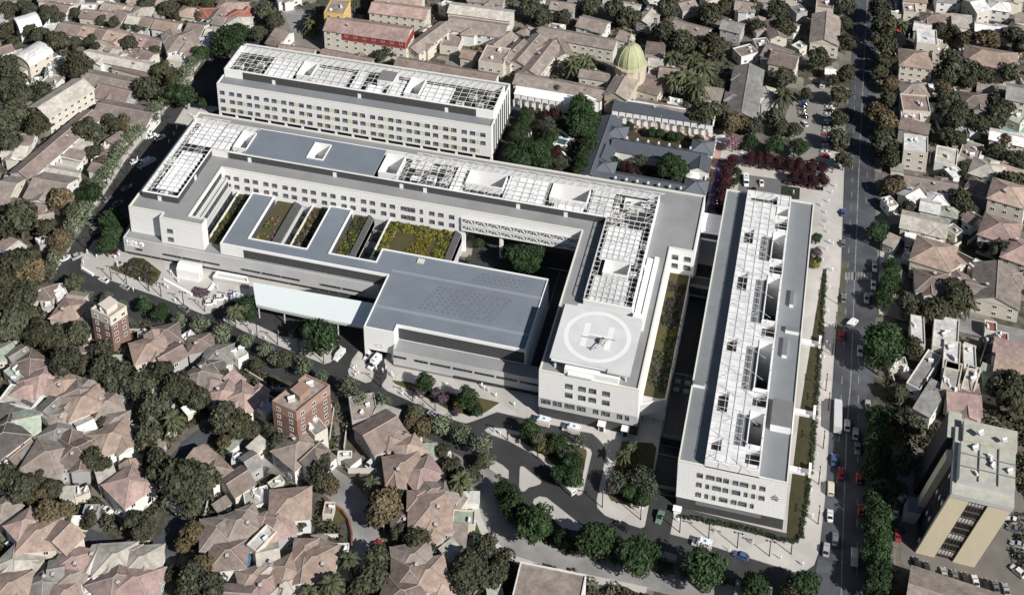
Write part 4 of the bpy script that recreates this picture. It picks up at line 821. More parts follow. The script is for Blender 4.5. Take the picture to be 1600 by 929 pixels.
house(1540,509,1556,512,6,3,'f','R',label='small rust-coloured flat canopy over the right-hand side street',cat='canopy',wins=False)
house(1556,527,1576,531,7,3,'f','R',label='larger rust-coloured flat canopy over the side street',cat='canopy',wins=False)
house(1588,384,1612,392,13,9,'h','P',label='tall pink-roofed white villa cut by the right edge',cat='house')
# red and white school block, yellow tower block
sc_=house(513,32,640,50,12,12,'g','P',wall=mat('school_cream',(.62,.58,.5),.85,.05,.4),label='long four-storey cream school block with red upper band and pink roof',cat='school building',cross=False)
L_=sc_.children[0].dimensions.x if False else None
rb=MB()
a=G(513,32,12);b=G(640,50,12);LL=(b-a).length
for x0,x1 in ((-LL*.28,LL*.5-.2),): rb.box(x0,-6.08,8.2,x1,-6.0,11.6,0)
rb.box(LL/2,-6,8.2,LL/2+.08,6,11.6,0); rb.build('red_band',mat('dark_red_render',(.26,.05,.045),.8,.1,.5),sc_)
house(512,10,542,13,12,15,'f','S',wall=mat('yellow_render',(.66,.42,.14),.8,.05,.4),label='orange-yellow tower block standing behind the red and white school',cat='building')
# ---------------- apartment blocks in brick ----------------
def flats(name,label,a,b,c,z,wm,tm,rows,cat='apartment block'):
    """roof corners a(front-left) b(front-right) c(back-left) in photo px at height z"""
    A,B,C=G(*a,z),G(*b,z),G(*c,z); u=(B-A);v=(C-A); root=tag(empty(name,(A.x,A.y,0)),label,cat); o=-A
    D=B+v; A2,B2,C2,D2=[p-Vector((A.x,A.y,0)) for p in (A,B,C,D)]
    mb=MB(); q=[A2,B2,D2,C2]
    mb.hexa([(p.x,p.y,0) for p in q],[(p.x,p.y,z-3.2) for p in q],0); mb.hexa([(p.x,p.y,z-3.2) for p in q],[(p.x,p.y,z) for p in q],1,2); mb.build('wall',[wm,tm,RM['N']],root)
    pb=MB(); pb.parapet([(p.x,p.y) for p in q],z,z+.7,.35); pb.build('parapet',tm,root)
    HFP.append(((A.x+D.x)/2,(A.y+D.y)/2,u.length/2,v.length/2,math.atan2(u.y,u.x)))
    for (p0,d_,nn) in ((A2,u,max(2,int(u.length/3.2))),(B2,v,max(2,int(v.length/3.6)))):
        dn=d_.normalized(); rz=math.atan2(dn.y,dn.x); n_=Vector((dn.y,-dn.x,0))
        for r in range(rows):
            for k in range(nn):
                p=p0+d_*((k+.5)/nn)+n_*.02; inst('window',winmesh(1.3,1.3,'house'),root,(p.x,p.y,z-1.6-r*3),rz)
    p=A2+u*.5+v*.5; rb=MB(); rb.box(-2.2,-2,0,2.2,2,2.3,0); rb.box(-2.5,-2.3,2.3,2.5,2.3,2.5,0); s_=rb.build('stair_head',tm,root); s_.location=(p.x,p.y,z); s_.rotation_euler=(0,0,math.atan2(v.y,v.x))
    for k in (.25,.8):
        p=A2+u*.45+v*k; inst('roof_unit',tank,root,(p.x,p.y,z),.6,1.4)
    return root
flats('apartment_block','brick apartment block with flat tan roof beside the south street, larger of two',(425,628),(463,646),(478,586),17,BRICK,mat('brick_pale',(.33,.22,.175),.85,.1,.5),5)
flats('apartment_block','small brick apartment block with cream top floor and roof terrace, left of the pavilion',(142,484),(172,498),(168,466),15,BRICK,WALLS[0],4)
# ---------------- tower block at lower right ----------------
tw=tag(empty('tower_block',(0,0,0)),'tall cream tower block with two blank cream end piers and dark glazed side','tower block')
CREAMT=mat('tower_cream_render',(.68,.60,.44),.8,.05,.4); TDARK=mat('tower_dark_facade',(.035,.035,.04),.5,.3,.6); TROOF=mat('tower_roof',(.44,.44,.38),.85,.18,.4)
TZ2=28
tp_={'a':(1488,765),'b':(1590,790),'c':(1586,665),'d':(1490,645)} # roof corners: front-left, front-right, back-right, back-left
base={'a':(1431,857),'b':(1521,884)}
A=G(1489,766,TZ2);B=G(1582,788,TZ2);Dk=G(1495,668,TZ2)
u=B-A; v=Dk-A
# the block is splayed: its front foot stands further forward than its roof edge
fa=G(1431,857,0);fb=G(1521,884,0); fv=v*1.0
lean=((fa-Vector((A.x,A.y,0)))+(fb-Vector((B.x,B.y,0))))/2
def TW(s_,t_,z): # s along front, t depth
    k=1-z/TZ2; p=A+u*s_+v*t_; return (p.x+lean.x*k,p.y+lean.y*k,z)
def tbox(mb,s0,t0,s1,t1,z0,z1,m=0,mt=None):
    mb.hexa([TW(s0,t0,z0),TW(s1,t0,z0),TW(s1,t1,z0),TW(s0,t1,z0)],[TW(s0,t0,z1),TW(s1,t0,z1),TW(s1,t1,z1),TW(s0,t1,z1)],m,mt)
mb=MB(); tbox(mb,0,0,1,1,0,TZ2-1.5,0); mb.build('core',[TDARK],tw)
for s0,s1 in ((-.01,.32),(.64,1.02)):
    mb=MB(); tbox(mb,s0,-.035,s1,.02,0,TZ2-1,0); mb.build('end_pier',[CREAMT],tw)
mb=MB(); tbox(mb,-.02,-.045,1.03,1.02,TZ2-1.6,TZ2,0,1); mb.build('roof_slab',[LGREY,TROOF],tw)
mb=MB(); tbox(mb,.04,.12,.98,.7,TZ2,TZ2+2.6,0,1); 
for s_ in (.35,.68): tbox(mb,s_,.12,s_+.015,.7,TZ2+2.6,TZ2+3,2)
for t_ in (.3,.5): tbox(mb,.04,t_,.98,t_+.01,TZ2+2.6,TZ2+2.9,2)
mb.build('roof_storey',[LGREY,TROOF,MGREY],tw)
for k in range(9):
    p=TW(hr.uniform(.1,.9),hr.uniform(.15,.95),TZ2+2.6); inst('roof_unit',tank,tw,p,hr.uniform(0,3),hr.uniform(.7,1.15))
mb=MB(); tbox(mb,.1,.78,1.04,1.12,TZ2-4,TZ2+1.2,0,1); tbox(mb,-.14,.86,.1,1.3,0,TZ2-1,2,1); mb.build('rear_wing',[CREAMT,TROOF,TDARK],tw)
mb=MB(); tbox(mb,-.13,.5,-.005,.66,0,TZ2-1,0); mb.build('side_pier',[CREAMT],tw)
for f_ in range(10):
    z=1.2+f_*2.5
    mb=MB()
    tbox(mb,.33,-.02,.63,-.002,z,z+.35,0); mb.build('balcony_band',[mat('balcony_brown',(.12,.085,.06),.8,.2,.5)],tw)
    for k in range(5):
        s_=.345+k*.056; mb=MB(); tbox(mb,s_,-.012,s_+.04,-.002,z+.5,z+1.8,0 if (k*3+f_)%3 else 1); mb.build('window',[GLASS,LGREY],tw)
    for k in range(5):
        t_=.06+k*.085; mb=MB(); tbox(mb,-.012,t_,-.001,t_+.05,z+.5,z+1.7,0 if (k*5+f_*3)%7 else 1); mb.build('window',[GLASS,WHT],tw)
mb=MB(); tbox(mb,-.3,.38,-.06,.62,0,5,0,1) ; mb.build('entrance_wing',[LGREY,MGREY],tw)
HFP.append(((A.x+Dk.x+u.x/2)/1-Dk.x/1+ (Dk.x-A.x)/2, A.y, 12,14,0))
# ---------------- church with green dome ----------------
chu=tag(empty('domed_church',(0,0,0)),'old church with pale green dome and lantern among the long tiled convent roofs','church')
DOME=mat('dome_green_copper',(.40,.42,.24),.7,.1,.4); CHW=mat('church_plaster',(.52,.46,.36),.85,.1,.4)
dz=14; dc=G(985,97,dz); R0=6.4
mb=MB(); n=16
for i in range(n):
    a0,a1=2*math.pi*i/n,2*math.pi*(i+1)/n
    for j in range(8):
        p0,p1=math.pi/2*j/8,math.pi/2*(j+1)/8
        q=[(dc.x+R0*math.cos(p)*math.cos(a),dc.y+R0*math.cos(p)*math.sin(a),dz+R0*1.45*math.sin(p)) for p,a in ((p0,a0),(p0,a1),(p1,a1),(p1,a0))]
        mb.face(q if j<7 else q[:3],0)
        if i%2==0: mb.bar(q[0],q[3],.35,1)
mb.build('dome',[DOME,mat('dome_rib',(.45,.46,.3),.7,.1,1)],chu)
mb=MB(); mb.cyl((dc.x,dc.y,0),(dc.x,dc.y,dz),R0+.4,n=16); mb.cyl((dc.x,dc.y,dz-1),(dc.x,dc.y,dz-.3),R0+1,n=16)
for i in range(8):
    a=i*math.pi/4; mb.box(dc.x+(R0+.3)*math.cos(a)-.4,dc.y+(R0+.3)*math.sin(a)-.4,8,dc.x+(R0+.3)*math.cos(a)+.4,dc.y+(R0+.3)*math.sin(a)+.4,dz-1)
mb.build('drum',[CHW],chu)
mb=MB(); zt=dz+R0*1.45
for i in range(6):
    a=i*math.pi/3; mb.bar((dc.x+1.3*math.cos(a),dc.y+1.3*math.sin(a),zt-.4),(dc.x+1.3*math.cos(a),dc.y+1.3*math.sin(a),zt+2.6),.45)
mb.cyl((dc.x,dc.y,zt-.5),(dc.x,dc.y,zt+.1),1.9,n=10); mb.cyl((dc.x,dc.y,zt+2.6),(dc.x,dc.y,zt+3.1),1.8,n=10); mb.cyl((dc.x,dc.y,zt+3.1),(dc.x,dc.y,zt+5),1.5,.2,n=10); mb.bar((dc.x,dc.y,zt+5),(dc.x,dc.y,zt+7),.15); mb.build('lantern',[mat('lantern_stone',(.42,.41,.32),.8,.1,1)],chu)
na=G(986,105,11);nb2=G(962,146,11);d=nb2-na;L=d.length;rz=math.atan2(d.y,d.x)
wm=MB();wm.box(-L/2,-5,0,L/2,5,9);rm=MB();roofgeo(rm,L,10,9,'g',.45,wallmb=wm)
for o in (wm.build('nave',[CHW],chu),rm.build('nave_roof',[RM['N'],RIDGE],chu)): o.location=((na.x+nb2.x)/2,(na.y+nb2.y)/2,0); o.rotation_euler=(0,0,rz)
fw=MB(); 
for k in range(9): a0=math.pi*k/9;a1=math.pi*(k+1)/9; fw.face([(0,0,0),(0,2.6*math.cos(a0),2.6*math.sin(a0)),(0,2.6*math.cos(a1),2.6*math.sin(a1))],0); fw.bar((.05,0,0),(.05,2.6*math.cos(a0),2.6*math.sin(a0)),.14,1)
fo=fw.build('fan_window',[GLASS,CHW],chu); e=nb2+d.normalized()*.06; fo.location=(e.x,e.y,5.6); fo.rotation_euler=(0,0,rz)
# ---------------- cloister ----------------
clo=tag(empty('cloister',(0,0,0)),'low historic cloister with slate blue hip roofs around a planted court and white arcade','historic building')
def crange(p1,p2,wd,h,t='g',m=(SLATE,SLATEL),wl=WALLS[1],n='range'):
    a=G(*p1,h+wd*.2);b=G(*p2,h+wd*.2);d=b-a;L=d.length;rz=math.atan2(d.y,d.x)
    wm=MB();wm.box(-L/2,-wd/2,0,L/2,wd/2,h);rm=MB();roofgeo(rm,L,wd,h,t,.42,wallmb=wm)
    for o in (wm.build(n+'_wall',[wl],clo),rm.build(n+'_roof',list(m),clo)): o.location=((a.x+b.x)/2,(a.y+b.y)/2,0);o.rotation_euler=(0,0,rz)
    HFP.append(((a.x+b.x)/2,(a.y+b.y)/2,L/2,wd/2,rz)); return a,b,rz
crange((955,180),(922,272),9,4.2,n='west'); a,b,rz=crange((958,219),(1103,244),8.5,4.3,n='middle'); crange((932,268),(1094,296),7,3.6,n='south')
for p in ((948,226,940,246),(1096,242,1093,262)): crange(p[:2],p[2:],7.5,4.6,n='gable')
for c_,r_ in (((963,207),5),((944,262),5),((1098,230),5),((1087,292),5)):
    q=G(*c_,4.5); mb=MB(); roofgeo(mb,r_*1.7,r_*1.7,4.6,'h',.5); mb.box(-r_*.8,-r_*.8,0,r_*.8,r_*.8,4.6,2); o=mb.build('pavilion_roof',[SLATEL,SLATE,WALLS[1]],clo); o.location=(q.x,q.y,0)
for i in range(7):
    q=G(980+i*16.5,216+i*2.6,6.9); mb=MB(); mb.box(-.35,-.35,-.3,.35,.35,.5); mb.build('roof_vent',WHT,clo).location=q
    q=G(962+i*17,278+i*2.7,6); mb=MB(); mb.box(-.35,-.35,-.3,.35,.35,.5); mb.build('roof_vent',WHT,clo).location=q
for c_ in ((945,245),(954,247),(1093,268),(1090,267)):
    q=G(*c_,2.2); o=inst('window',winmesh(1.2,1.7,'house'),clo,(q.x,q.y-.6,2.2),0)
# white arcade screens (arched)
def arcade(p1,p2,n,label,h=5.6,mt=WHT,dp=3.8,rm_=None):
    a=G(*p1,0);b=G(*p2,0);d=b-a;L=d.length;rz=math.atan2(d.y,d.x);root=tag(empty('arcade',a,rz),label,'arcade','white arcades around the garden'); w_=L/n; 
    mb=MB()
    for i in range(n):
        x0=i*w_; mb.box(x0-.25,-.25,0,x0+.25,.25,h*.62,0)
        for k in range(8):
            t0,t1=math.pi*k/8,math.pi*(k+1)/8; r=w_/2-.25; cx=x0+w_/2
            q=lambda t,rr:(cx-math.cos(t)*rr,h*.62+math.sin(t)*rr*.9)
            (xa,za),(xb,zb)=q(t0,r),q(t1,r); mb.hexa([(xa,-.25,za),(xb,-.25,zb),(xb,.25,zb),(xa,.25,za)],[(xa,-.25,h+.9),(xb,-.25,h+.9),(xb,.25,h+.9),(xa,.25,h+.9)],0)
    mb.box(L-.25,-.25,0,L+.25,.25,h*.62,0); mb.build('arches',[mt],root)
    mb=MB(); mb.box(0,1.3,0,L,1.6,h+.2,0); mb.build('back_wall',[WHT],root)
    mb=MB(); mb.hexa([(0,-.4,h+.9),(L,-.4,h+.9),(L,dp,h+1.2),(0,dp,h+1.2)],[(0,-.4,h+1.1),(L,-.4,h+1.1),(L,dp,h+1.7),(0,dp,h+1.7)]); mb.build('arcade_roof',[rm_ or WHT],root); mb=MB(); mb.box(-.3,dp,h+.6,L+.3,dp+.5,h+2.1); mb.box(L,-.4,h+.6,L+.5,dp,h+2); mb.build('coping',[WHT],root)
    return root
arcade((955,193),(1112,217),14,'long white arched arcade with dark slate roof behind the cloister',h=6,dp=6.5,rm_=SLATE)
arcade((803,166),(890,181),8,'white arched arcade with palms at the top of the garden')
gb=tag(empty('garden_screen_gable',(0,0,0)),'white gabled entrance wall at the corner of the tree garden','wall'); a=G(890,175);b=G(940,178)
mb=MB();L=(b-a).length;mb.prism([(0,0),(L,0),(L,6),(L*.5,9.5),(0,6)],0,.5);o=mb.build('wall',[WHT],gb);o.location=a;o.rotation_euler=(math.pi/2,0,math.atan2((b-a).y,(b-a).x))
wa=tag(empty('boundary_wall',(0,0,0)),'thin white boundary wall running down beside the pink brick path','wall'); q=[G(1114,190),G(1130,212),G(1136,214)]
q=[G(1118,228),G(1100,292)]
mb=MB(); mb.bar((q[0].x,q[0].y,1.3),(q[1].x,q[1].y,1.3),.4)
for k in range(9):
    p=q[0].lerp(q[1],k/8); mb.box(p.x-.3,p.y-.3,0,p.x+.3,p.y+.3,2.6)
mb.build('wall',[WHT],wa)
# white entrance pavilion on the south-west plaza
pv=tag(empty('entrance_pavilion',(0,0,0)),'white box pavilion with slightly pitched roof on the front plaza','pavilion')
a=G(278,436);b=G(316,446)
q=[G(277,434),G(312,441),G(317,426),G(283,420)]
mb=MB(); mb.hexa([(p.x,p.y,.12) for p in q],[(p.x,p.y,4.2) for p in q],0); mb.build('box',[WHT],pv)
cc=[Vector((p.x,p.y,0)) for p in q]; m0=(cc[0]+cc[3])/2;m1=(cc[1]+cc[2])/2
mb=MB(); mb.face([(cc[0].x,cc[0].y,4.2),(cc[1].x,cc[1].y,4.2),(m1.x,m1.y,5),(m0.x,m0.y,5)]); mb.face([(m0.x,m0.y,5),(m1.x,m1.y,5),(cc[2].x,cc[2].y,4.2),(cc[3].x,cc[3].y,4.2)]); mb.face([(cc[0].x,cc[0].y,4.2),(m0.x,m0.y,5),(cc[3].x,cc[3].y,4.2)]); mb.face([(cc[1].x,cc[1].y,4.2),(cc[2].x,cc[2].y,4.2),(m1.x,m1.y,5)]); mb.build('roof',[WHT],pv)
mb=MB(); mb.bar((cc[1].x+.1,cc[1].y+1,1.6),(cc[2].x+.1,cc[2].y-1,1.6),.15); mb.build('side_rail',[MGREY],pv)
# garden pool with white rim, white low walls
pl=tag(empty('garden_pool',G(878,223,.13)),'square white-rimmed pool in the tree garden','pool'); pl.rotation_euler=(0,0,-.15)
mb=MB(); mb.parapet([(-3,-3),(3,-3),(3,3),(-3,3)],0,.7,1.1); mb.build('rim',[WHT],pl); mb=MB(); mb.box(-1.95,-1.95,0,1.95,1.95,.4); mb.build('water',[WATER],pl)
for p,lb in (((875,205,897,223),'white low garden wall above the pool'),((870,232,893,253),'white low garden wall below the pool'),((866,214,876,212),'short white bench wall left of the pool'),((256,438,300,462),'long white plaza wall in front of the pavilion'),((326,456,334,445),'short white plaza wall beside the purple flower bed'),((196,391,243,400),'white reception counter wall under the sign facade'),((128,420,146,431),'white kerb wall at the western corner of the plaza')):
    a=G(p[0],p[1]);b=G(p[2],p[3]); w_=tag(empty('low_wall',a),lb,'wall'); mb=MB(); mb.bar((0,0,.5),(b.x-a.x,b.y-a.y,.5),.8); mb.build('wall',[WHT],w_)
# ramp box right of pavilion
rb_=tag(empty('ramp_wall',(0,0,0)),'light grey parking ramp parapet with white coping right of the pavilion','wall')
q=[G(333,440),G(390,450),G(387,440),G(340,431)]; mb=MB(); mb.prism([(p.x,p.y) for p in q],.1,1.9,0); mb.parapet([(p.x,p.y) for p in q],1.9,2.5,.5,1); mb.box(q[3].x,q[3].y-4,1.2,q[3].x+.01,q[3].y-3.9,1.3); mb.build('wall',[LGREY,WHT],rb_)
# bridges over the sunken lawn east of the east building
for i,y_ in enumerate((395,364,341)):
    r_=tag(empty('footbridge',(2,y_,0)),('white footbridge over the lawn strip, farthest of three','white footbridge over the lawn strip, middle one','white footbridge over the lawn strip, nearest of three')[i],'footbridge')
    mb=MB(); mb.box(0,-1.3,.2,6.5,1.3,.5); mb.build('deck',[WHT],r_); mb=MB(); mb.box(5.8,-2,.5,6.6,2,2.6); mb.box(0,-1.4,.5,5.8,-1.25,1.4); mb.build('gate_wall',[WHT],r_)
# clipped hedge round the lawn strip
hd=[(1062,806),(1100,813),(1160,825),(1205,837),(1228,846),(1242,846),(1252,838),(1260,790),(1270,700),(1281,560),(1289,430)]
# ---------------- trees ----------------
def leafmat(name,c1,c2,c3,sc=.5):
    m=bpy.data.materials.new(name); m.use_nodes=True; n=m.node_tree.nodes; l=m.node_tree.links; b=n['Principled BSDF']; b.inputs['Roughness'].default_value=.75; b.inputs['Specular IOR Level'].default_value=.2
    tc=n.new('ShaderNodeTexCoord'); nz=n.new('ShaderNodeTexNoise'); nz.inputs['Scale'].default_value=5; nz.inputs['Detail'].default_value=3; l.new(tc.outputs['Object'],nz.inputs['Vector'])
    cr=n.new('ShaderNodeValToRGB'); e=cr.color_ramp.elements; e[0].position=.34; e[0].color=(*c1,1); e[1].position=.68; e[1].color=(*c3,1); q=e.new(.5); q.color=(*c2,1)
    l.new(nz.outputs['Fac'],cr.inputs[0]); oi=n.new('ShaderNodeObjectInfo'); r=n.new('ShaderNodeMapRange'); r.inputs['To Min'].default_value=.72; r.inputs['To Max'].default_value=1.25; l.new(oi.outputs['Random'],r.inputs['Value'])
    v=n.new('ShaderNodeVectorMath'); v.operation='SCALE'; l.new(cr.outputs[0],v.inputs[0]); l.new(r.outputs[0],v.inputs['Scale']); l.new(v.outputs[0],b.inputs['Base Color']); return m
LF={'d':leafmat('leaves_dark',(.036,.04,.027),(.064,.069,.044),(.11,.112,.072)),
 'o':leafmat('leaves_olive',(.036,.04,.024),(.06,.062,.036),(.095,.09,.055)),
 'a':leafmat('leaves_autumn',(.07,.06,.036),(.12,.095,.055),(.175,.14,.085)),
 'g':leafmat('leaves_green',(.015,.03,.012),(.03,.055,.022),(.055,.09,.036)),
 'l':leafmat('leaves_pale',(.06,.08,.045),(.12,.145,.09),(.24,.265,.18)),
 'r':leafmat('leaves_purple',(.022,.008,.010),(.042,.014,.018),(.075,.027,.03)),
 'k':leafmat('leaves_pinkish',(.16,.09,.11),(.25,.15,.17),(.33,.22,.25)),
 'y':leafmat('leaves_yellow',(.10,.09,.018),(.18,.16,.03),(.28,.25,.05)),
 's':leafmat('leaves_sage',(.04,.05,.035),(.075,.09,.06),(.13,.145,.10)),
 'p':leafmat('leaves_palm',(.04,.05,.025),(.075,.085,.042),(.12,.125,.07)),
 'v':leafmat('flowers_violet',(.15,.10,.28),(.28,.2,.45),(.4,.3,.6)),
 'm':leafmat('flowers_mauve',(.05,.04,.045),(.1,.07,.085),(.16,.12,.14))}
BARK=mat('bark',(.12,.095,.075),.95,.2,3); PBARK=mat('palm_bark',(.17,.14,.11),.95,.2,3)
tr_=random.Random(21)
def crownmesh(seed,n,lobes,leaf,flat=.8,gap=.25,core=True):
    r=random.Random(seed); mb=MB(); L=[]
    L.append((Vector((0,0,0)),.74))
    for i in range(lobes):
        a=2*math.pi*(i+r.random()*.7)/lobes; rr=r.uniform(.38,.66); L.append((Vector((math.cos(a)*rr,math.sin(a)*rr,r.uniform(-.35,.42)*flat)),r.uniform(.27,.46)))
    for i in range(3): L.append((Vector((r.uniform(-.3,.3),r.uniform(-.3,.3),r.uniform(.3,.6)*flat)),r.uniform(.28,.42)))
    tot=sum(q[1]**2 for q in L)
    for c,R in L:
        k=int(n*R*R/tot)
        for _ in range(k):
            d=Vector((r.gauss(0,1),r.gauss(0,1),r.gauss(0,1)))
            if d.length<.01: continue
            d.normalize()
            if d.z<-.55 and r.random()<.7: continue
            rad=R*(1-abs(r.gauss(0,.12))); 
            if noise.noise(d*2.3+Vector((seed,0,0)))<-gap: rad*=.78
            p=c+Vector((d.x*rad,d.y*rad,d.z*rad*flat))
            nrm=(d+Vector((r.gauss(0,.55),r.gauss(0,.55),r.gauss(0,.55)))).normalized()
            u=nrm.cross(Vector((r.gauss(0,1),r.gauss(0,1),r.gauss(0,1)))).normalized(); v=nrm.cross(u); s_=leaf*r.uniform(.6,1.35)
            mb.face([p-u*s_-v*s_*.55,p+u*s_*.2-v*s_*.8,p+u*s_+v*s_*.3,p-u*s_*.3+v*s_*.8])
    if core:
        for c,R in L[:1]+L[1:1+lobes//2]:
            R2=R*.72; m_,k_=6,8
            for i in range(m_):
                for j in range(k_):
                    f0=lambda i,j:(c.x+R2*math.sin(math.pi*i/m_)*math.cos(2*math.pi*j/k_),c.y+R2*math.sin(math.pi*i/m_)*math.sin(2*math.pi*j/k_),c.z+R2*flat*math.cos(math.pi*i/m_))
                    mb.face([f0(i,j),f0(i+1,j),f0(i+1,j+1),f0(i,j+1)])
    return mb
def trunkmesh(seed,crz,th=.055):
    """unit tree: crown radius 1 centred at crz; trunk with limbs"""
    r=random.Random(seed); mb=MB(); mb.cyl((0,0,-.05),(r.uniform(-.05,.05),r.uniform(-.05,.05),crz*.62),th*1.3,th*.8,7)
    for i in range(5):
        a=2*math.pi*i/5+r.random(); mb.cyl((0,0,crz*.5),(math.cos(a)*.5,math.sin(a)*.5,crz+r.uniform(-.1,.4)),th*.6,th*.15,5)
    return mb
def palmcrown(seed):
    r=random.Random(seed); mb=MB()
    for i in range(34):
        a=2*math.pi*i/34*2.4+r.random()*.3; el=r.uniform(-.5,1.1); L=r.uniform(.85,1.1); d=Vector((math.cos(a),math.sin(a),0)); sd=Vector((-math.sin(a),math.cos(a),0)); pr=None
        for k in range(6):
            t=k/5; p=d*(L*t*math.cos(el*.8))+Vector((0,0,L*(math.sin(el)*t-.75*t*t))); w_=.13*(math.sin(math.pi*min(1,t*.9+.1)))+.01
            dr=Vector((0,0,-.07))
            if pr: 
                mb.face([pr[0],p,p+sd*w_+dr,pr[0]+sd*pr[1]+dr]); mb.face([p,pr[0],pr[0]-sd*pr[1]+dr,p-sd*w_+dr])
            pr=(p,w_)
    return mb
CR={}
for kk,ns,lb,lf,fl,vs in (('d',1500,6,.085,.85,5),('o',1500,6,.085,.8,4),('a',1400,6,.085,.8,3),('g',2300,7,.058,.82,5),('l',900,7,.07,.85,5),('r',1700,2,.055,.9,3),('k',900,5,.06,.7,1),('y',900,5,.08,.75,2),('s',900,7,.06,.8,3),('p',0,0,0,0,3)):
    CR[kk]=[(palmcrown(i) if kk=='p' else crownmesh(i*13+ord(kk),ns,lb,lf,fl,.25 if kk not in'ls' else .05,kk not in 'ls')).mesh('crown_'+kk,[LF[kk]]) for i in range(vs)]
TRM=[trunkmesh(i,1.15).mesh('trunk_mesh',[BARK]) for i in range(4)]
ptm=MB(); ptm.cyl((0,0,-.1),(0,0,1),.05,.035,8); ptm=ptm.mesh('palm_trunk_mesh',[PBARK])
TD={'d':'dark evergreen tree','o':'olive-green tree','a':'russet brown-leaved tree','g':'dense mid-green tree','l':'pale silvery street tree','r':'purple-leaved tree','k':'pink-tinged bushy tree','y':'yellow-flowering shrub','s':'sage-grey open tree','p':'palm tree'}
ntree=0
def tree(px,py,r,k,z0=0,group=None,hh=None):
    global ntree
    if k=='p':
        hz=hh or r*1.9; g_=G(px,py,z0+hz); root=empty('palm_tree',(g_.x,g_.y,z0),tr_.uniform(0,6)); 
        inst('trunk',ptm,root,(0,0,0),0,(r*1.1,r*1.1,hz)); inst('crown',tr_.choice(CR['p']),root,(0,0,hz),0,r)
    else:
        f=1.15 if r>2 else .7; g_=G(px,py,z0+r*f); root=empty('tree' if r>2.2 else 'shrub',(g_.x,g_.y,z0),tr_.uniform(0,6))
        inst('trunk',tr_.choice(TRM),root,(0,0,0),0,(r,r,r*f/1.15)); s_=tr_.uniform(.93,1.07); inst('crown',tr_.choice(CR[k]),root,(0,0,r*f),tr_.uniform(0,6),(r*s_,r*tr_.uniform(.92,1.08),r*s_*tr_.uniform(.88,1.1)))
    root['category']='palm tree' if k=='p' else ('tree' if r>2.2 else 'shrub'); root['group']=group or {'l':'pale street trees','p':'palm trees','r':'purple-leaved trees'}.get(k,'trees of the neighbourhood')
    size='small ' if r<4 else ('big ' if r>=8 else '')
    autolabel(root,size+TD[k],px,py); ntree+=1
    return root
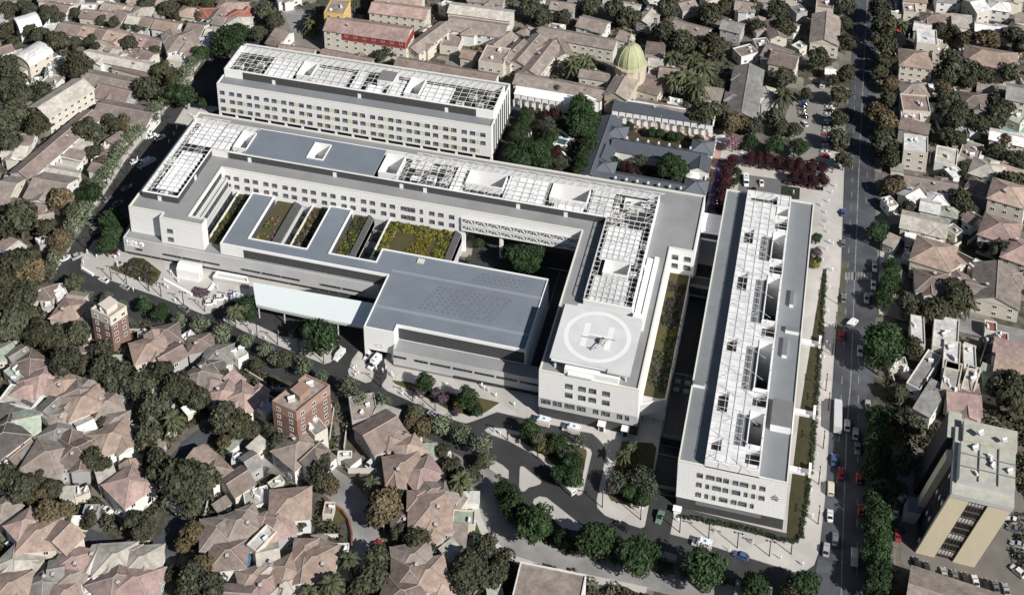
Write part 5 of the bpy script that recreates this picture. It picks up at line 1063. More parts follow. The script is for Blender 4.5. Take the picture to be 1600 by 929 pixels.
T1="""
10 15 6 o;35 10 5 d;45 18 5 d;75 22 6 d;90 30 5 d;118 20 4 o;160 32 4 d;178 36 4 d;62 55 6 d;45 48 5 d;22 42 4 d;8 48 5 o;20 64 4 o;92 65 7 o;118 66 4 d;120 100 9 o;142 63 4 d;150 74 4 o;200 68 5 d;8 105 8 d;10 132 9 d;32 148 7 d;66 142 6 d;18 178 9 d;0 200 9 d;14 222 7 d;58 192 7 o;44 182 6 d;130 202 7 o;150 208 6 d;170 188 5 d;182 196 5 o;196 192 5 a
201 40 3 d;213 45 3 d;228 43 3 d;255 44 3 o;288 39 3 d;263 14 6 d;230 3 6 d;300 2 6 o;325 5 5 o;275 26 4 o;312 26 4 d;203 70 5 d;212 88 3 d;240 80 4 d;250 110 6 o;264 114 4 d;230 138 7 d;270 126 5 o;255 147 5 o;226 92 3 o;145 238 4 d;160 252 4 a;80 175 5 d
95 312 7 a;116 332 6 d;85 306 5 o;30 338 10 d;8 352 7 d;95 372 6 a;90 392 5 a;72 356 5 o;30 412 9 o;50 424 8 a;12 432 8 o;8 465 8 o;62 430 6 d;35 468 8 d;18 505 9 d;50 494 7 d;80 530 7 o;58 522 8 o;97 540 6 o;122 520 7 d;100 566 8 d;130 572 6 o;160 548 6 d;162 575 8 d;186 592 8 d;216 602 8 d;252 582 7 d;272 602 8 d;292 612 7 d;312 624 6 d;240 640 8 d;268 652 6 p;230 684 7 d;224 652 5 d;345 586 4 d;350 650 8 d;372 662 7 o;392 672 5 d;250 732 8 d;280 752 10 d;302 774 8 d;320 748 7 d;350 690 4 a;386 722 5 p;378 748 4 o;240 715 6 o
8 748 7 d;35 762 7 d;60 748 5 d;82 764 5 d;140 718 6 d;156 728 5 o;150 652 4 a;160 662 4 o;92 614 3 d;124 642 4 d;76 802 7 a;100 798 6 a;60 778 5 a;140 812 4 o;225 830 5 d;212 812 5 d;300 832 6 a;286 850 4 a;318 886 6 a;300 902 7 d;328 916 7 d;290 920 5 o;270 895 4 o;408 808 4 d;430 792 3 d;436 692 5 d;456 682 4 d;425 672 5 o;500 744 6 d;516 758 5 a;502 722 5 d;474 812 4 d;580 752 5 p;600 792 8 a;590 804 6 a;626 772 4 o;640 764 3 d;650 842 6 o;668 848 5 d;626 832 4 d;590 872 6 d;580 902 7 d;560 918 6 o;544 872 5 p;516 910 6 p;530 926 5 d;482 926 5 p;734 880 7.5 d;748 897 6 d;758 854 5 d;725 908 7 d;782 882 5 d;776 902 5 d;720 747 6 p;736 742 5 d;702 729 5 o;690 704 4 o;750 722 3.5 o;645 657 5 a;660 668 5 a;630 682 4 o;445 560 5 d;400 570 4 o
1375 15 8 d;1380 42 8 o;1384 70 8 o;1384 96 6 o;1376 115 5 d;1391 132 5 a;1372 178 7 a;1386 188 7 a;1385 206 5 o;1380 226 7 d;1391 242 6 o;1391 292 5 a;1406 290 4 a;1388 156 5 d;1320 8 7 d;1320 36 5 d;1322 66 6 o;1312 148 6 o;1312 186 5 d;1312 218 6 d;1280 92 7 d;1225 42 7 d;1216 16 7 d;1228 120 6 d;1226 146 6 p;1260 148 4 d;1210 186 6 d;1220 196 5 o;1242 202 4 d;1302 126 4 d;1324 112 5 o;1318 250 5 o
1410 36 5 p;1470 45 5 d;1490 52 5 o;1510 62 6 a;1545 62 8 a;1586 56 7 d;1602 72 7 d;1490 102 9 d;1478 116 7 d;1520 112 7 d;1537 118 6 d;1576 112 7 d;1512 128 5 o;1475 142 7 a;1480 154 6 d;1556 158 5 d;1566 168 6 d;1490 184 7 d;1474 172 5 d;1502 168 5 d;1522 188 5 o;1532 194 5 d;1550 188 5 d;1562 178 6 d;1480 212 5 d;1496 216 5 d;1570 222 5 a;1558 238 5 d;1580 248 5 d;1596 252 5 d;1505 262 4 o;1506 276 4 o;1581 286 8 d;1475 276 3 d;1500 312 6 d;1511 322 5 d;1420 322 4 d;1566 392 6 d;1602 412 6 d;1536 384 4 o;1500 462 7 o;1490 474 6 o;1470 484 6 o;1450 490 6 o;1420 472 6 d;1426 488 5 o;1512 472 5 p;1430 540 5 o;1586 602 7 d;1562 606 6 d;1580 624 7 o;1410 652 5 o;1426 664 5 d
830 15 7 d;850 27 6 d;880 26 5 d;922 10 7 d;962 16 7 d;982 28 7 d;1045 14 7 d;1110 22 7 d;1130 12 6 o;1036 52 8 d;1066 64 8 d;1116 68 8 o;1100 74 6 o;1185 42 5 d;1180 12 5 d;1050 87 6 p;1085 90 7 p;1100 104 7 p;1072 118 7 p;1056 124 6 p;1090 130 7 p;1112 124 5 d;1122 132 4 o;1100 178 8 o;1084 182 6 o;1120 174 6 d;1144 192 6 a;1160 192 5 a;1180 198 5 d;862 132 5 d;872 142 5 d;895 96 6 p;916 92 6 p;936 106 5 p;920 147 5 d;944 152 5 d;610 77 5 d;595 88 4 d;415 15 7 d;430 32 6 d;402 52 5 d;486 32 6 p;500 15 5 p;490 44 4 p;735 22 4 d;755 24 4 d;775 27 4 d;1455 612 4 d
"""
T2="""
225 477 3.5 g;252 487 4 g;280 500 4 l;312 507 5 l;347 522 5 l;385 532 4 l;415 546 4 l;432 562 4 l;475 570 5 l;500 592 4 l;546 605 5 l;562 622 4 l;600 626 4 l;650 642 4 l;690 664 5 l;720 677 5 l;752 694 5 l;764 718 3.5 l;115 442 4 d;135 460 3 l;166 466 3.5 l;192 476 3 l
44 442 5 d;70 424 5 d;84 407 5 l;94 388 5 l;105 372 5 l;114 352 6 l;126 336 6 l;135 324 5 l;142 302 6 g;150 286 5 l;165 272 5 l;175 257 5 l;180 242 5 l;195 227 5 l;206 213 5 l;220 201 5 l;235 182 6 l;246 167 5 l;260 152 5 l;275 146 6 g;290 150 6 g;286 131 5 l;291 112 5 l;301 96 5 l;315 83 5 g;356 62 9 g;344 76 6 g;371 52 7 g;318 160 3.5 g;176 342 5 g;185 353 4 g;166 382 5 g;173 366 5 g
500 526 7.5 g;480 516 5 g;465 522 4 l;385 476 4.5 g;391 491 3.5 g;366 484 4 p;380 478 3.5 p;665 598 4 g;655 610 2.5 m;681 613 2.5 m;690 621 2.5 m;731 621 4.5 g;722 629 3 y;736 633 2.5 g;714 641 2 m;746 641 2.5 g;828 672 4 g;842 688 3.5 o;856 684 2.5 y;871 691 4 g;859 697 3 o;905 691 3.5 s;885 711 3.5 s;896 721 4 g;876 741 3.5 g;896 746 4 g;848 694 3 y
990 697 3.5 p;975 709 3.2 p;965 752 4.5 s;1000 747 5 s;1012 762 4.5 s;985 767 3.5 g;958 760 3 m;1004 777 3.5 g;788 768 4.5 g;835 817 7 g;880 839 3.5 g;930 844 7.2 g;998 866 7.2 g;1100 889 7.8 g;1180 918 5.5 g;1261 912 5 g;1240 918 4 o;801 792 5 g;815 802 4 g
1372 655 5.5 g;1375 676 5 g;1371 697 5.5 g;1375 718 5 g;1371 739 5.5 g;1375 760 5 g;1370 781 5.5 g;1374 802 5 g;1370 823 5.5 g;1374 845 5 g;1370 867 5.5 g;1374 889 5 g;1371 911 5.5 g;1383 532 9 g;1376 556 7 g;1370 362 5 g;1395 432 4 g;1393 416 4 g;1386 446 4 g;1381 466 4.5 g;1406 612 4 d;1396 448 3 g
907 167 7 g;880 188 3 g;916 180 6 g;926 187 5 g;905 196 6 g;921 206 4.5 g;921 226 4.5 g;913 242 4 g;910 256 4 g;906 266 3.5 g;856 193 4.5 s;861 206 4.5 s;866 177 3.5 r;853 181 2.5 r;822 176 3.5 g;820 188 3.5 g;815 201 4 g;808 210 4 g;820 232 6 g;802 242 5 g;840 237 6 g;850 252 5 g;816 252 5 g;862 215 4 g;863 241 3.5 r;855 251 3 r;871 237 3 r;878 256 3.5 s;850 226 4 g;800 150 2.5 p;817 153 2.5 p;782 198 2 g;790 176 2 g
1047 257 6 g;1036 265 4.5 g;1062 264 5 g;1002 250 3.5 s;960 252 3 g;976 262 3 r;986 266 3 r;984 197 2.5 g;1019 206 2.8 g;1031 208 2.8 g;1050 212 2.8 g;1061 214 2.8 g;1090 219 3 g;1058 280 3 s
1143 254 4 r;1136 270 4 r;1135 283 4 r;1131 296 4 r;1128 309 4 r;1124 327 3.5 r;1171 246 3.6 r;1187 247 3.6 r;1202 249 3.6 r;1218 252 3.6 r;1234 256 3.6 r;1250 259 3.6 r;1267 260 3.6 r;1284 262 3.6 r;1242 274 3.6 r;1257 277 3.6 r;1271 280 3.6 r;1287 282 3.6 r;1173 222 4.5 g;1211 227 4.8 g;1249 230 5 g;1145 223 4 k;815 401 7 g;838 398 5.5 g;800 396 4.5 g;830 412 6 g;1152 268 2.5 g;1148 284 2.3 g;748 378 3 g;735 405 2.4 s
1275 372 2.6 g;1276 394 2.8 m;1277 406 2 g;1274 414 2 y;1178 296 1.4 r;1262 322 1.3 r
"""
CR['m']=[crownmesh(77+i,900,6,.07,.7).mesh('crown_mauve',[LF['m']]) for i in range(2)]; TD['m']='mauve-grey flowering shrub'
ALLT=[]
for blk in (T1,T2):
    for e in blk.replace('\n',';').split(';'):
        q=e.split()
        if len(q)==4: ALLT.append((float(q[0]),float(q[1]),float(q[2])*((.8 if float(q[1])>440 and float(q[0])<800 else .92) if blk is T1 else (.85 if q[3]=='l' else 1)),q[3],0 if blk is T1 else .1))
sz=lambda t:t[2]/(G(t[0],t[1])-Vector((0,0,HC))).length*(1.35 if t[4] else 1)
big=sorted([t for t in ALLT if t[2]>2.2],key=sz,reverse=True); few=set(big[290:])
far=MB()
for t in ALLT:
    if t not in few: tree(*t[:4],z0=t[4]); continue
    r_=t[2]; g_=G(t[0],t[1],r_*1.15); k=t[3]; me=tr_.choice(CR[k]); an=tr_.uniform(0,6.28); ca,sa=math.cos(an)*r_,math.sin(an)*r_; n0=len(far.v); mi='dogalrksypm'.index(k)
    far.v+=[(g_.x+v.co.x*ca-v.co.y*sa,g_.y+v.co.x*sa+v.co.y*ca,g_.z+v.co.z*r_) for v in me.vertices]; far.f+=[tuple(i+n0 for i in p.vertices) for p in me.polygons]; far.m+=[mi]*len(me.polygons)
    far.cyl((g_.x,g_.y,0),(g_.x,g_.y,g_.z),.25,.12,6,m=11)
tag(far.build('distant_trees',[LF[k] for k in 'dogalrksypm']+[BARK]),'small and distant garden trees filling in between the larger ones, mostly in the upper half','trees',kind='stuff')
# ---------------- planting that nobody could count ----------------
def clumps(name,label,pts,kinds,size,parent=None,leaf=.2,n=40,seed=1,z=.1,flat=.6,cat='shrubs'):
    """pts: list of world (x,y) centres"""
    r=random.Random(seed); mb=MB(); mats=[LF[k] for k in kinds]
    for x,y in pts:
        s_=size*r.uniform(.6,1.3); mi=r.randrange(len(kinds))
        for _ in range(n):
            d=Vector((r.gauss(0,1),r.gauss(0,1),abs(r.gauss(0,1)))).normalized(); p=Vector((x,y,z))+Vector((d.x*s_,d.y*s_,d.z*s_*flat*2*r.uniform(.6,1)))
            nn=(d+Vector((r.gauss(0,.5),r.gauss(0,.5),r.gauss(0,.5)))).normalized(); u=nn.cross(Vector((r.gauss(0,1),r.gauss(0,1),r.gauss(0,1)))).normalized(); v=nn.cross(u); l_=leaf*r.uniform(.6,1.4)
            mb.face([p-u*l_-v*l_*.5,p+u*l_-v*l_*.5,p+u*l_*.5+v*l_,p-u*l_*.6+v*l_*.8],mi)
    o=mb.build(name,mats); tag(o,label,cat,kind='stuff'); return o
def inpoly(x,y,q):
    c=False;j=len(q)-1
    for i in range(len(q)):
        if (q[i][1]>y)!=(q[j][1]>y) and x<(q[j][0]-q[i][0])*(y-q[i][1])/(q[j][1]-q[i][1])+q[i][0]: c=not c
        j=i
    return c
def scatter(poly,n,seed,px=True):
    r=random.Random(seed); q=[tuple(G(*p)[:2]) for p in poly] if px else poly; xs=[p[0] for p in q];ys=[p[1] for p in q];o=[];k=0
    while len(o)<n and k<n*60:
        k+=1;x,y=r.uniform(min(xs),max(xs)),r.uniform(min(ys),max(ys))
        if inpoly(x,y,q): o.append((x,y))
    return o
STREETS=[(20,480),(80,433),(60,380),(113,340),(157,300),(200,240),(260,160),(290,128),(320,84),(345,50),(420,30),(800,100),(800,140),(960,150),(1150,220),(1270,100),(1320,-20),(1390,-20),(1385,400),(1390,640),(1390,960),(1080,960),(900,900),(800,870),(740,800),(735,740),(690,700),(600,665),(500,625),(400,585),(330,550),(250,520),(170,493),(110,470)]
SW_=[tuple(G(*p)[:2]) for p in STREETS]; LN=[[G(*p) for p in q] for q in ([(352,655),(300,695),(262,742)],[(385,672),(423,710),(490,735),(552,785),(570,850),(545,945)],[(130,838),(180,862),(225,872),(284,805)],[(284,805),(255,905)],[(1375,478),(1463,497),(1620,532)],[(1440,760),(1440,900),(1600,930)],[(1500,900),(1560,780)])]
def free(x,y):
    if inpoly(x,y,SW_): return False
    for cx,cy,a,b,rz in HFP:
        dx,dy=x-cx,y-cy
        if abs(dx)>30 or abs(dy)>30: continue
        u=dx*math.cos(rz)+dy*math.sin(rz);v=-dx*math.sin(rz)+dy*math.cos(rz)
        if abs(u)<a+.6 and abs(v)<b+.6: return False
    for q in LN:
        for a,b in zip(q,q[1:]):
            t=max(0,min(1,((x-a.x)*(b.x-a.x)+(y-a.y)*(b.y-a.y))/((b-a).length**2)))
            if math.hypot(x-a.x-(b.x-a.x)*t,y-a.y-(b.y-a.y)*t)<6: return False
    return True
r=random.Random(91);k=0;tries=0
while k<75 and tries<20000:
    tries+=1; u_=r.random(); px,py=(r.uniform(0,740),r.uniform(470,925)) if u_<.45 else (r.uniform(1400,1600),r.uniform(0,640)) if u_<.65 else (r.uniform(0,320),r.uniform(0,380)) if u_<.85 else (r.uniform(820,1240),r.uniform(-10,70))
    g_=G(px,py,3); 
    if any(abs(f[0]-g_.x)<40 and math.hypot(f[0]-g_.x,f[1]-g_.y)<min(f[2],f[3])+4.2 for f in HFP): continue
    if not all(free(g_.x+a*4.5,g_.y+b*4.5) for a in(-1,0,1) for b in(-1,0,1)): continue
    if any(t[2]>4 and math.hypot(t[0]-px,(t[1]-py)*1.3)<t[2]*4.5 for t in ALLT): continue
    near=min(HFP,key=lambda f:(f[0]-g_.x)**2+(f[1]-g_.y)**2); o_=house(px-14,py,px+14,py+2,r.uniform(6,8.5),r.uniform(3.3,4.8),r.choice('hhggsf'),r.choice('TTBNGSCBW')); o_.rotation_euler[2]=near[4]; HFP[-1]=HFP[-1][:4]+(near[4],); k+=1
print('filler houses',k)
r=random.Random(44);pts=[]
while len(pts)<2900:
    px,py=r.uniform(-160,1760),r.uniform(-40,1040) if r.random()<.66 else r.uniform(500,960); g_=G(px,py)
    if noise.noise(Vector((g_.x*.04,g_.y*.04,0)))<-.12: continue
    if free(g_.x,g_.y): pts.append((g_.x,g_.y))
clumps('undergrowth','dark green and olive garden undergrowth filling the gaps between the suburb houses',pts,'ddodoa',1.7,leaf=.42,n=34,seed=3,z=0,cat='undergrowth')
# roof gardens
for lab,poly,n,k,zz in (('mixed green planting in the westernmost roof garden strip',(-213,384,-207,407),150,'gsmgdy',8.8),('low planting at the south end of the western strip',(-212.5,381,-207,387),30,'gd',8.8),
  ('yellow and pink shrubs along the open roof garden bed',(-196.8,383,-194.8,399),14,'yyg',8.8),('yellow-green and pinkish planting in the second narrow strip',(-182.4,383,-176.5,407),150,'gyogkmo',8.8),('yellow-green planting of the third garden court',(-165.3,383,-160.8,407),150,'ygogd',8.8),
  ('yellow flowering shrubs covering the top of the largest roof garden',(-151,403,-127,407.8),120,'yyg',8.8),('yellow shrubs in the middle of the largest roof garden',(-141,391,-134,403),90,'yy',8.8),('yellow shrubs along the right edge of the largest roof garden',(-131,391,-126.8,403),60,'yyg',8.8),('yellow shrubs at the left edge of the largest roof garden',(-151.2,393,-148,404),40,'ygy',8.8),('mauve shrubs at the front edge of the largest roof garden',(-138,389.8,-131,392),30,'m',8.8),
  ('mauve shrubs on the long roof garden by the helipad wing',(-45,382,-40,402),110,'mmgd',9.05),('yellow and green shrubs on the lower part of the long roof garden',(-43.5,353,-39,386),90,'yggs',9.05),('dark green shrubs on the lower part of the long roof garden',(-45,354,-40,370),60,'gmd',9.05),('small pink shrubs on the open roof garden bed',(-193.5,385,-191,400),8,'k',8.8)):
    r=random.Random(n); clumps('roof_garden_shrubs',lab,[(r.uniform(poly[0],poly[2]),r.uniform(poly[1],poly[3])) for _ in range(n)],k,.75,leaf=.19,n=34,seed=n,z=zz,cat='roof shrubs')
for lab,poly,n,k,s_ in (('mixed shrubs in the oval plaza bed below the sign facade',[(175,418),(200,408),(225,408),(246,426),(237,442),(200,430)],90,'gmrsgo',.9),('dark violet flowers in the kite-shaped plaza bed',[(298,460),(305,449),(328,455),(324,461),(309,465)],90,'m',.5),('lavender-violet flower border beside the brick path',[(1123,250),(1133,250),(1118,318),(1106,334),(1108,320)],200,'v',.6),
  ('pink flowering border in front of the purple trees',[(1160,255),(1225,266),(1228,270),(1160,260)],70,'rk',.6),('pink flower border behind the dark green patch',[(1223,284),(1285,294),(1285,298),(1223,288)],60,'rk',.6),('mauve shrubs along the arcade courtyard',[(957,194),(1015,203),(1013,209),(958,202)],70,'mkg',.7),('low green planting along the arcade courtyard',[(1015,205),(1100,218),(1098,226),(1015,212)],80,'gd',.7),
  ('low shrubs in the lens-shaped bed before the theatre block',[(655,606),(700,616),(745,622),(752,640),(735,648),(700,636)],110,'gmsd',.8),('shrubs under the trees of the parking island',[(810,682),(880,694),(905,704),(900,745),(860,710)],120,'gods',.8),('shrubs in the front garden bed',[(960,730),(1015,735),(1012,785),(960,775)],130,'gsmdg',.8),('ground planting of the tree garden',[(800,205),(822,172),(900,165),(930,190),(920,235),(905,270),(810,250)],230,'gdd',.9),('green hedge-like bank between the forecourt and the curved grey road',[(775,735),(800,775),(850,825),(920,850),(1050,885),(1180,915),(1180,925),(1040,897),(900,866),(820,835),(785,795)],330,'gdo',1.0),
  ('planting along the cloister court',[(945,252),(1090,276),(1085,288),(940,264)],90,'gdr',.8),('bank of shrubs on the boulevard east kerb',[(1352,955),(1366,640),(1392,640),(1392,955)],260,'dgd',.9),('verge shrubs beside the curved road lawn',[(745,840),(790,870),(775,890),(735,860)],50,'d',1.2),('reddish shrubs below the western street trees',[(166,392),(180,388),(186,395),(172,400)],24,'r',.8)):
    clumps('bed_planting',lab,scatter(poly,n,n),k,s_,leaf=.2,n=30,seed=n,z=.12,cat='planting')
r=random.Random(9);hp_=[]
q=[G(*p) for p in hd]
for a,b in zip(q,q[1:]):
    n=int((b-a).length/.38)
    for i in range(n): p=a.lerp(b,i/n); hp_+= [(p.x+r.uniform(-.5,.5),p.y+r.uniform(-.5,.5))]
o=clumps('clipped_hedge','long low clipped hedge round the lawn strip of the east building',hp_,'dg',.55,leaf=.16,n=30,seed=5,z=.2,cat='hedge')
# ---------------- vehicles ----------------
CG=mat('car_glass',(.02,.025,.03),.1,.1,1); TYRE=mat('tyre_rubber',(.02,.02,.02),.9,.1,1); RIM=mat('wheel_rim',(.35,.35,.36),.4,.05,1); LAMPM=mat('headlight_glass',(.7,.7,.66),.2,.05,1); TAIL=mat('tail_light',(.35,.02,.02),.3,.05,1)
CC={'w':('white',(.72,.72,.71)),'s':('silver',(.38,.39,.40)),'g':('grey',(.16,.165,.17)),'k':('black',(.025,.025,.028)),'r':('red',(.36,.04,.035)),'b':('blue',(.06,.10,.24)),'n':('green',(.13,.22,.16)),'c':('cream',(.58,.55,.45))}
CM={k:mat('car_paint_'+v[0],v[1],.3,.02,1,coat=.5) for k,v in CC.items()}
wheel=MB(); wheel.cyl((0,-.11,0),(0,.11,0),.33,n=14,m=0); wheel.cyl((0,-.125,0),(0,.125,0),.19,n=10,m=1); wheel=wheel.mesh('wheel_mesh',[TYRE,RIM])
lampm=MB(); lampm.box(-.06,-.2,-.08,.05,.2,.08); lampm=lampm.mesh('headlight_mesh',[LAMPM]); tlm=MB(); tlm.box(-.05,-.18,-.1,.05,.18,.1); tlm=tlm.mesh('tail_light_mesh',[TAIL])
def loft(prof,wds,mb,m=0,mr=None):
    """prof: list of (x,zlow,zhigh) stations; wds half widths"""
    ring=[]
    for (x,zl,zh),wd in zip(prof,wds):
        b=min(.14,(zh-zl)*.3); ring.append([(x,-wd,zl),(x,-wd,zh-b),(x,-wd+b*1.2,zh),(x,wd-b*1.2,zh),(x,wd,zh-b),(x,wd,zl)])
    for a,b in zip(ring,ring[1:]):
        for i in range(6): j=(i+1)%6; mb.face([a[i],a[j],b[j],b[i]],(mr if (mr is not None and i==2) else m))
    mb.face(ring[0],m); mb.face(ring[-1][::-1],m)
_cb={}
def carmeshes(kind,c):
    k=(kind,c)
    if k in _cb: return _cb[k]
    L,Wd={'car':(4.4,1.8),'hatch':(3.9,1.72),'suv':(4.7,1.9),'van':(5.2,2.0)}[kind]; l=L/2;h=Wd/2; b=MB(); g=MB()
    if kind=='van':
        loft([(-l,.35,1.9),(-l+.15,.3,2.05),(l-1.6,.3,2.1),(l-.9,.3,1.25),(l-.1,.35,.95),(l,.45,.8)],[h*.95,h,h,h,h*.95,h*.85],b); g.hexa([(l-1.62,-h*.86,1.5),(l-.93,-h*.86,1.22),(l-.93,h*.86,1.22),(l-1.62,h*.86,1.5)],[(l-1.6,-h*.82,2.08),(l-.95,-h*.86,1.3),(l-.95,h*.86,1.3),(l-1.6,h*.82,2.08)]); g.box(l-2.7,-h-.015,1.3,l-1.7,h+.015,1.85); g.box(-l-.02,-h*.7,1.3,-l+.05,h*.7,1.8)
    else:
        zt=1.45 if kind!='suv' else 1.72; zb=.9 if kind!='suv' else 1.05
        loft([(-l,.35,zb-.2),(-l+.1,.25,zb-.03),(-l+.7,.22,zb),(l-1.2,.22,zb),(l-.25,.25,zb-.14),(l,.35,zb-.3)],[h*.86,h*.95,h,h,h*.94,h*.8],b)
        r0,r1=(-l+.35,l-1.25) if kind!='car' else (-l+.75,l-1.35)
        loft([(r0,zb-.02,zb+.02),(r0+.35,zb-.02,zt-.05),(r0+.7,zb-.02,zt),(r1-.75,zb-.02,zt),(r1,zb-.02,zb+.03)],[h*.9,h*.82,h*.8,h*.8,h*.9],g)
        b.box(r0+.55,-h*.74,zt-.01,r1-.75,h*.74,zt+.03)
        for s_ in (-1,1): b.bar((r0+.1,s_*h*.88,zb),(r0+.6,s_*h*.8,zt),.09); b.bar((r1,s_*h*.88,zb),(r1-.75,s_*h*.79,zt),.08); b.bar(((r0+r1)/2,s_*h*.88,zb),((r0+r1)/2-.1,s_*h*.8,zt),.09); b.bar((r0+.5,s_*h*.8,zt),(r1-.75,s_*h*.8,zt),.08)
    for s_ in (-1,1): b.box(l-1.75,s_*(h+.02)-.08,.92,l-1.55,s_*(h+.02)+.08,1.06)
    _cb[k]=(b.mesh('body_mesh',[CM[c]]),g.mesh('glass_mesh',[CG]),L,Wd); return _cb[k]
def car(px,py,ang,c='w',kind='car',z=.01,desc=None,group='cars parked and driving on the streets'):
    """ang: photo angle in degrees the nose points to, measured on the ground (0 = +X)"""
    g_=G(px,py,.6); root=empty('parked_car' if kind!='van' else 'van',(g_.x,g_.y,z),math.radians(ang)); bm_,gm,L,Wd=carmeshes(kind,c)
    inst('body',bm_,root); inst('windows',gm,root)
    for sx in (-1,1):
        for sy_ in (-1,1): inst('wheel',wheel,root,(sx*L*.31,sy_*(Wd/2-.1),.33))
    for sy_ in (-1,1): inst('headlight',lampm,root,(L/2-.04,sy_*Wd*.32,.62)); inst('tail_light',tlm,root,(-L/2+.02,sy_*Wd*.36,.72))
    root['category']='van' if kind=='van' else 'car'; root['group']=group
    nm={'car':'saloon car','hatch':'small hatchback','suv':'off-road style car','van':'panel van'}[kind]
    autolabel(root,desc or f'{CC[c][0]} {nm}',px,py); return root
BLUEM=mat('ambulance_blue',(.08,.22,.5),.5,.02,1); AMBW=mat('ambulance_white',(.80,.81,.80),.35,.02,1,coat=.4); AMBS=mat('ambulance_stripe',(.75,.25,.05),.5,.02,1)
am=MB(); am.box(-2.9,-1.05,.45,1.1,1.05,2.75,0); loft([(1.0,.4,2.3),(1.5,.35,2.2),(2.2,.35,1.35),(2.9,.4,1.15),(3.0,.5,.9)],[1,1,.98,.92,.85],am,0); am=am.mesh('ambulance_body',[AMBW])
ag=MB(); ag.hexa([(1.55,-.85,1.9),(2.2,-.88,1.34),(2.2,.88,1.34),(1.55,.85,1.9)],[(1.53,-.8,2.2),(2.18,-.86,1.42),(2.18,.86,1.42),(1.53,.8,2.2)],0); ag.box(1.2,-1.02,1.45,1.9,1.02,1.95,0); ag.box(-2.92,-.7,1.5,-2.89,.7,2.2,0); ag=ag.mesh('ambulance_glass',[CG])
astr=MB(); astr.box(-2.88,-1.07,1.15,1.05,1.07,1.4,0); astr=astr.mesh('ambulance_stripe',[AMBS])
ast=MB()
for k in range(3):
    a=k*math.pi/3; ast.bar((-.9-math.cos(a)*.5,-math.sin(a)*.5,2.77),(-.9+math.cos(a)*.5,math.sin(a)*.5,2.77),.17)
for sx,sy_ in ((-.2,.7),(-.2,-.7),(-2.5,.7),(-2.5,-.7)): ast.box(sx-.12,sy_-.12,2.75,sx+.12,sy_+.12,2.8)
ast=ast.mesh('roof_star',[BLUEM]); abar=MB(); abar.box(.6,-.7,2.75,.9,.7,2.95); abar=abar.mesh('light_bar',[BLUEM])
def ambulance(px,py,ang,label):
    g_=G(px,py,1.4); root=tag(empty('ambulance',(g_.x,g_.y,.02),math.radians(ang)),label,'ambulance','ambulances around the hospital')
    for n_,m_ in (('body',am),('windows',ag),('side_stripe',astr),('roof_star',ast),('light_bar',abar)): inst(n_,m_,root)
    for sx in (-1.9,1.9):
        for sy_ in (-.95,.95): inst('wheel',wheel,root,(sx,sy_,.38),0,1.15)
    for sy_ in (-.7,.7): inst('headlight',lampm,root,(2.98,sy_,.75))
    return root
ambulance(846,657,176,'white ambulance at the forecourt kerb, left of the pair below the helipad')
ambulance(893,669,174,'white ambulance at the forecourt kerb, right of the pair below the helipad')
ambulance(1097,848,174,'white ambulance on the bottom street below the east building')
ambulance(585,565,-108,'white ambulance driving out of the treatment block portal')
ambulance(367,464,172,'white ambulance behind two parked cars near the pavilion ramp')
ambulance(1166,281,-82,'white ambulance with dark windscreen in the grey parking bay behind the east building')
ambulance(232,251,60,'white ambulance parked on the west street among cars')
C_="""
237 212 58 w car;250 215 58 w suv;210 252 58 w hatch;222 258 60 w hatch;197 294 60 g car;167 334 58 w suv;184 318 60 g suv;168 311 60 g hatch;151 361 50 g suv;141 352 150 n hatch;149 338 60 g hatch;121 400 55 s suv;102 403 55 w car;162 437 165 w car;195 448 165 s hatch;225 468 160 n suv;287 482 160 g suv;328 473 25 w suv;345 465 25 w suv
530 555 -105 w van;888 763 145 w van;972 821 160 k suv;1031 807 -98 n suv;1043 872 172 g van;1158 868 168 b suv;610 643 155 g car;677 648 155 s suv;575 556 -110 w hatch;1190 286 -82 w hatch
1308 662 92 s car;1324 664 92 w suv;1337 677 92 s suv;1303 718 92 b car;1314 739 92 r car;1298 763 92 c van;1297 805 92 w car;1305 842 92 g suv;1291 858 88 s suv;1335 872 -88 c van;1342 747 92 r hatch;1345 796 92 r hatch;1318 466 92 g car;1367 417 -88 w car;1365 445 -88 w car;1354 466 -88 s car;1344 548 -88 s suv;1315 523 90 r suv;1317 332 92 b car;1356 633 -88 s car;1340 700 -88 g car;1317 380 92 g hatch;1332 505 60 w van
225 648 110 w car;230 698 110 w hatch;226 678 110 w car;167 796 -15 w car;190 802 -15 w car;439 709 -30 w car;458 721 -25 k car;581 723 65 w suv;636 830 0 w hatch;692 735 10 w hatch;589 850 70 r hatch;285 101 170 w hatch;428 606 60 w hatch;578 793 60 k hatch;15 850 60 w hatch;70 855 80 k hatch
1500 362 5 w suv;1413 487 90 w hatch;1545 533 0 w hatch;1526 478 90 g car;1500 486 60 w hatch;1456 425 90 w hatch;1398 320 90 r hatch;1418 385 80 w car;1432 880 100 k car;1448 886 100 k hatch;1475 896 100 s car;1492 900 100 g car;1508 904 100 k car;1524 908 100 w car;1540 912 100 k hatch;1556 917 100 g car;1572 921 100 s car;1583 812 170 w car;1585 826 170 g car;1590 850 170 s car;1594 868 170 k car;1403 835 90 r car;1399 800 80 w car;1408 780 60 s suv;1590 892 140 w suv;1405 100 95 w car;1412 355 95 w hatch
1256 182 165 k hatch;1255 177 165 s hatch;1254 171 165 g hatch;1253 166 165 k hatch;1256 161 165 b hatch;1287 12 90 w hatch;1286 133 80 w van;1258 193 120 w hatch
195 24 10 w hatch;480 25 60 w hatch;435 20 60 k hatch;100 20 10 r hatch
"""
for e in C_.replace('\n',';').split(';'):
    q=e.split()
    if len(q)==5: car(float(q[0]),float(q[1]),float(q[2]),q[3],q[4])
cols='wkwswkswrwkwswr'
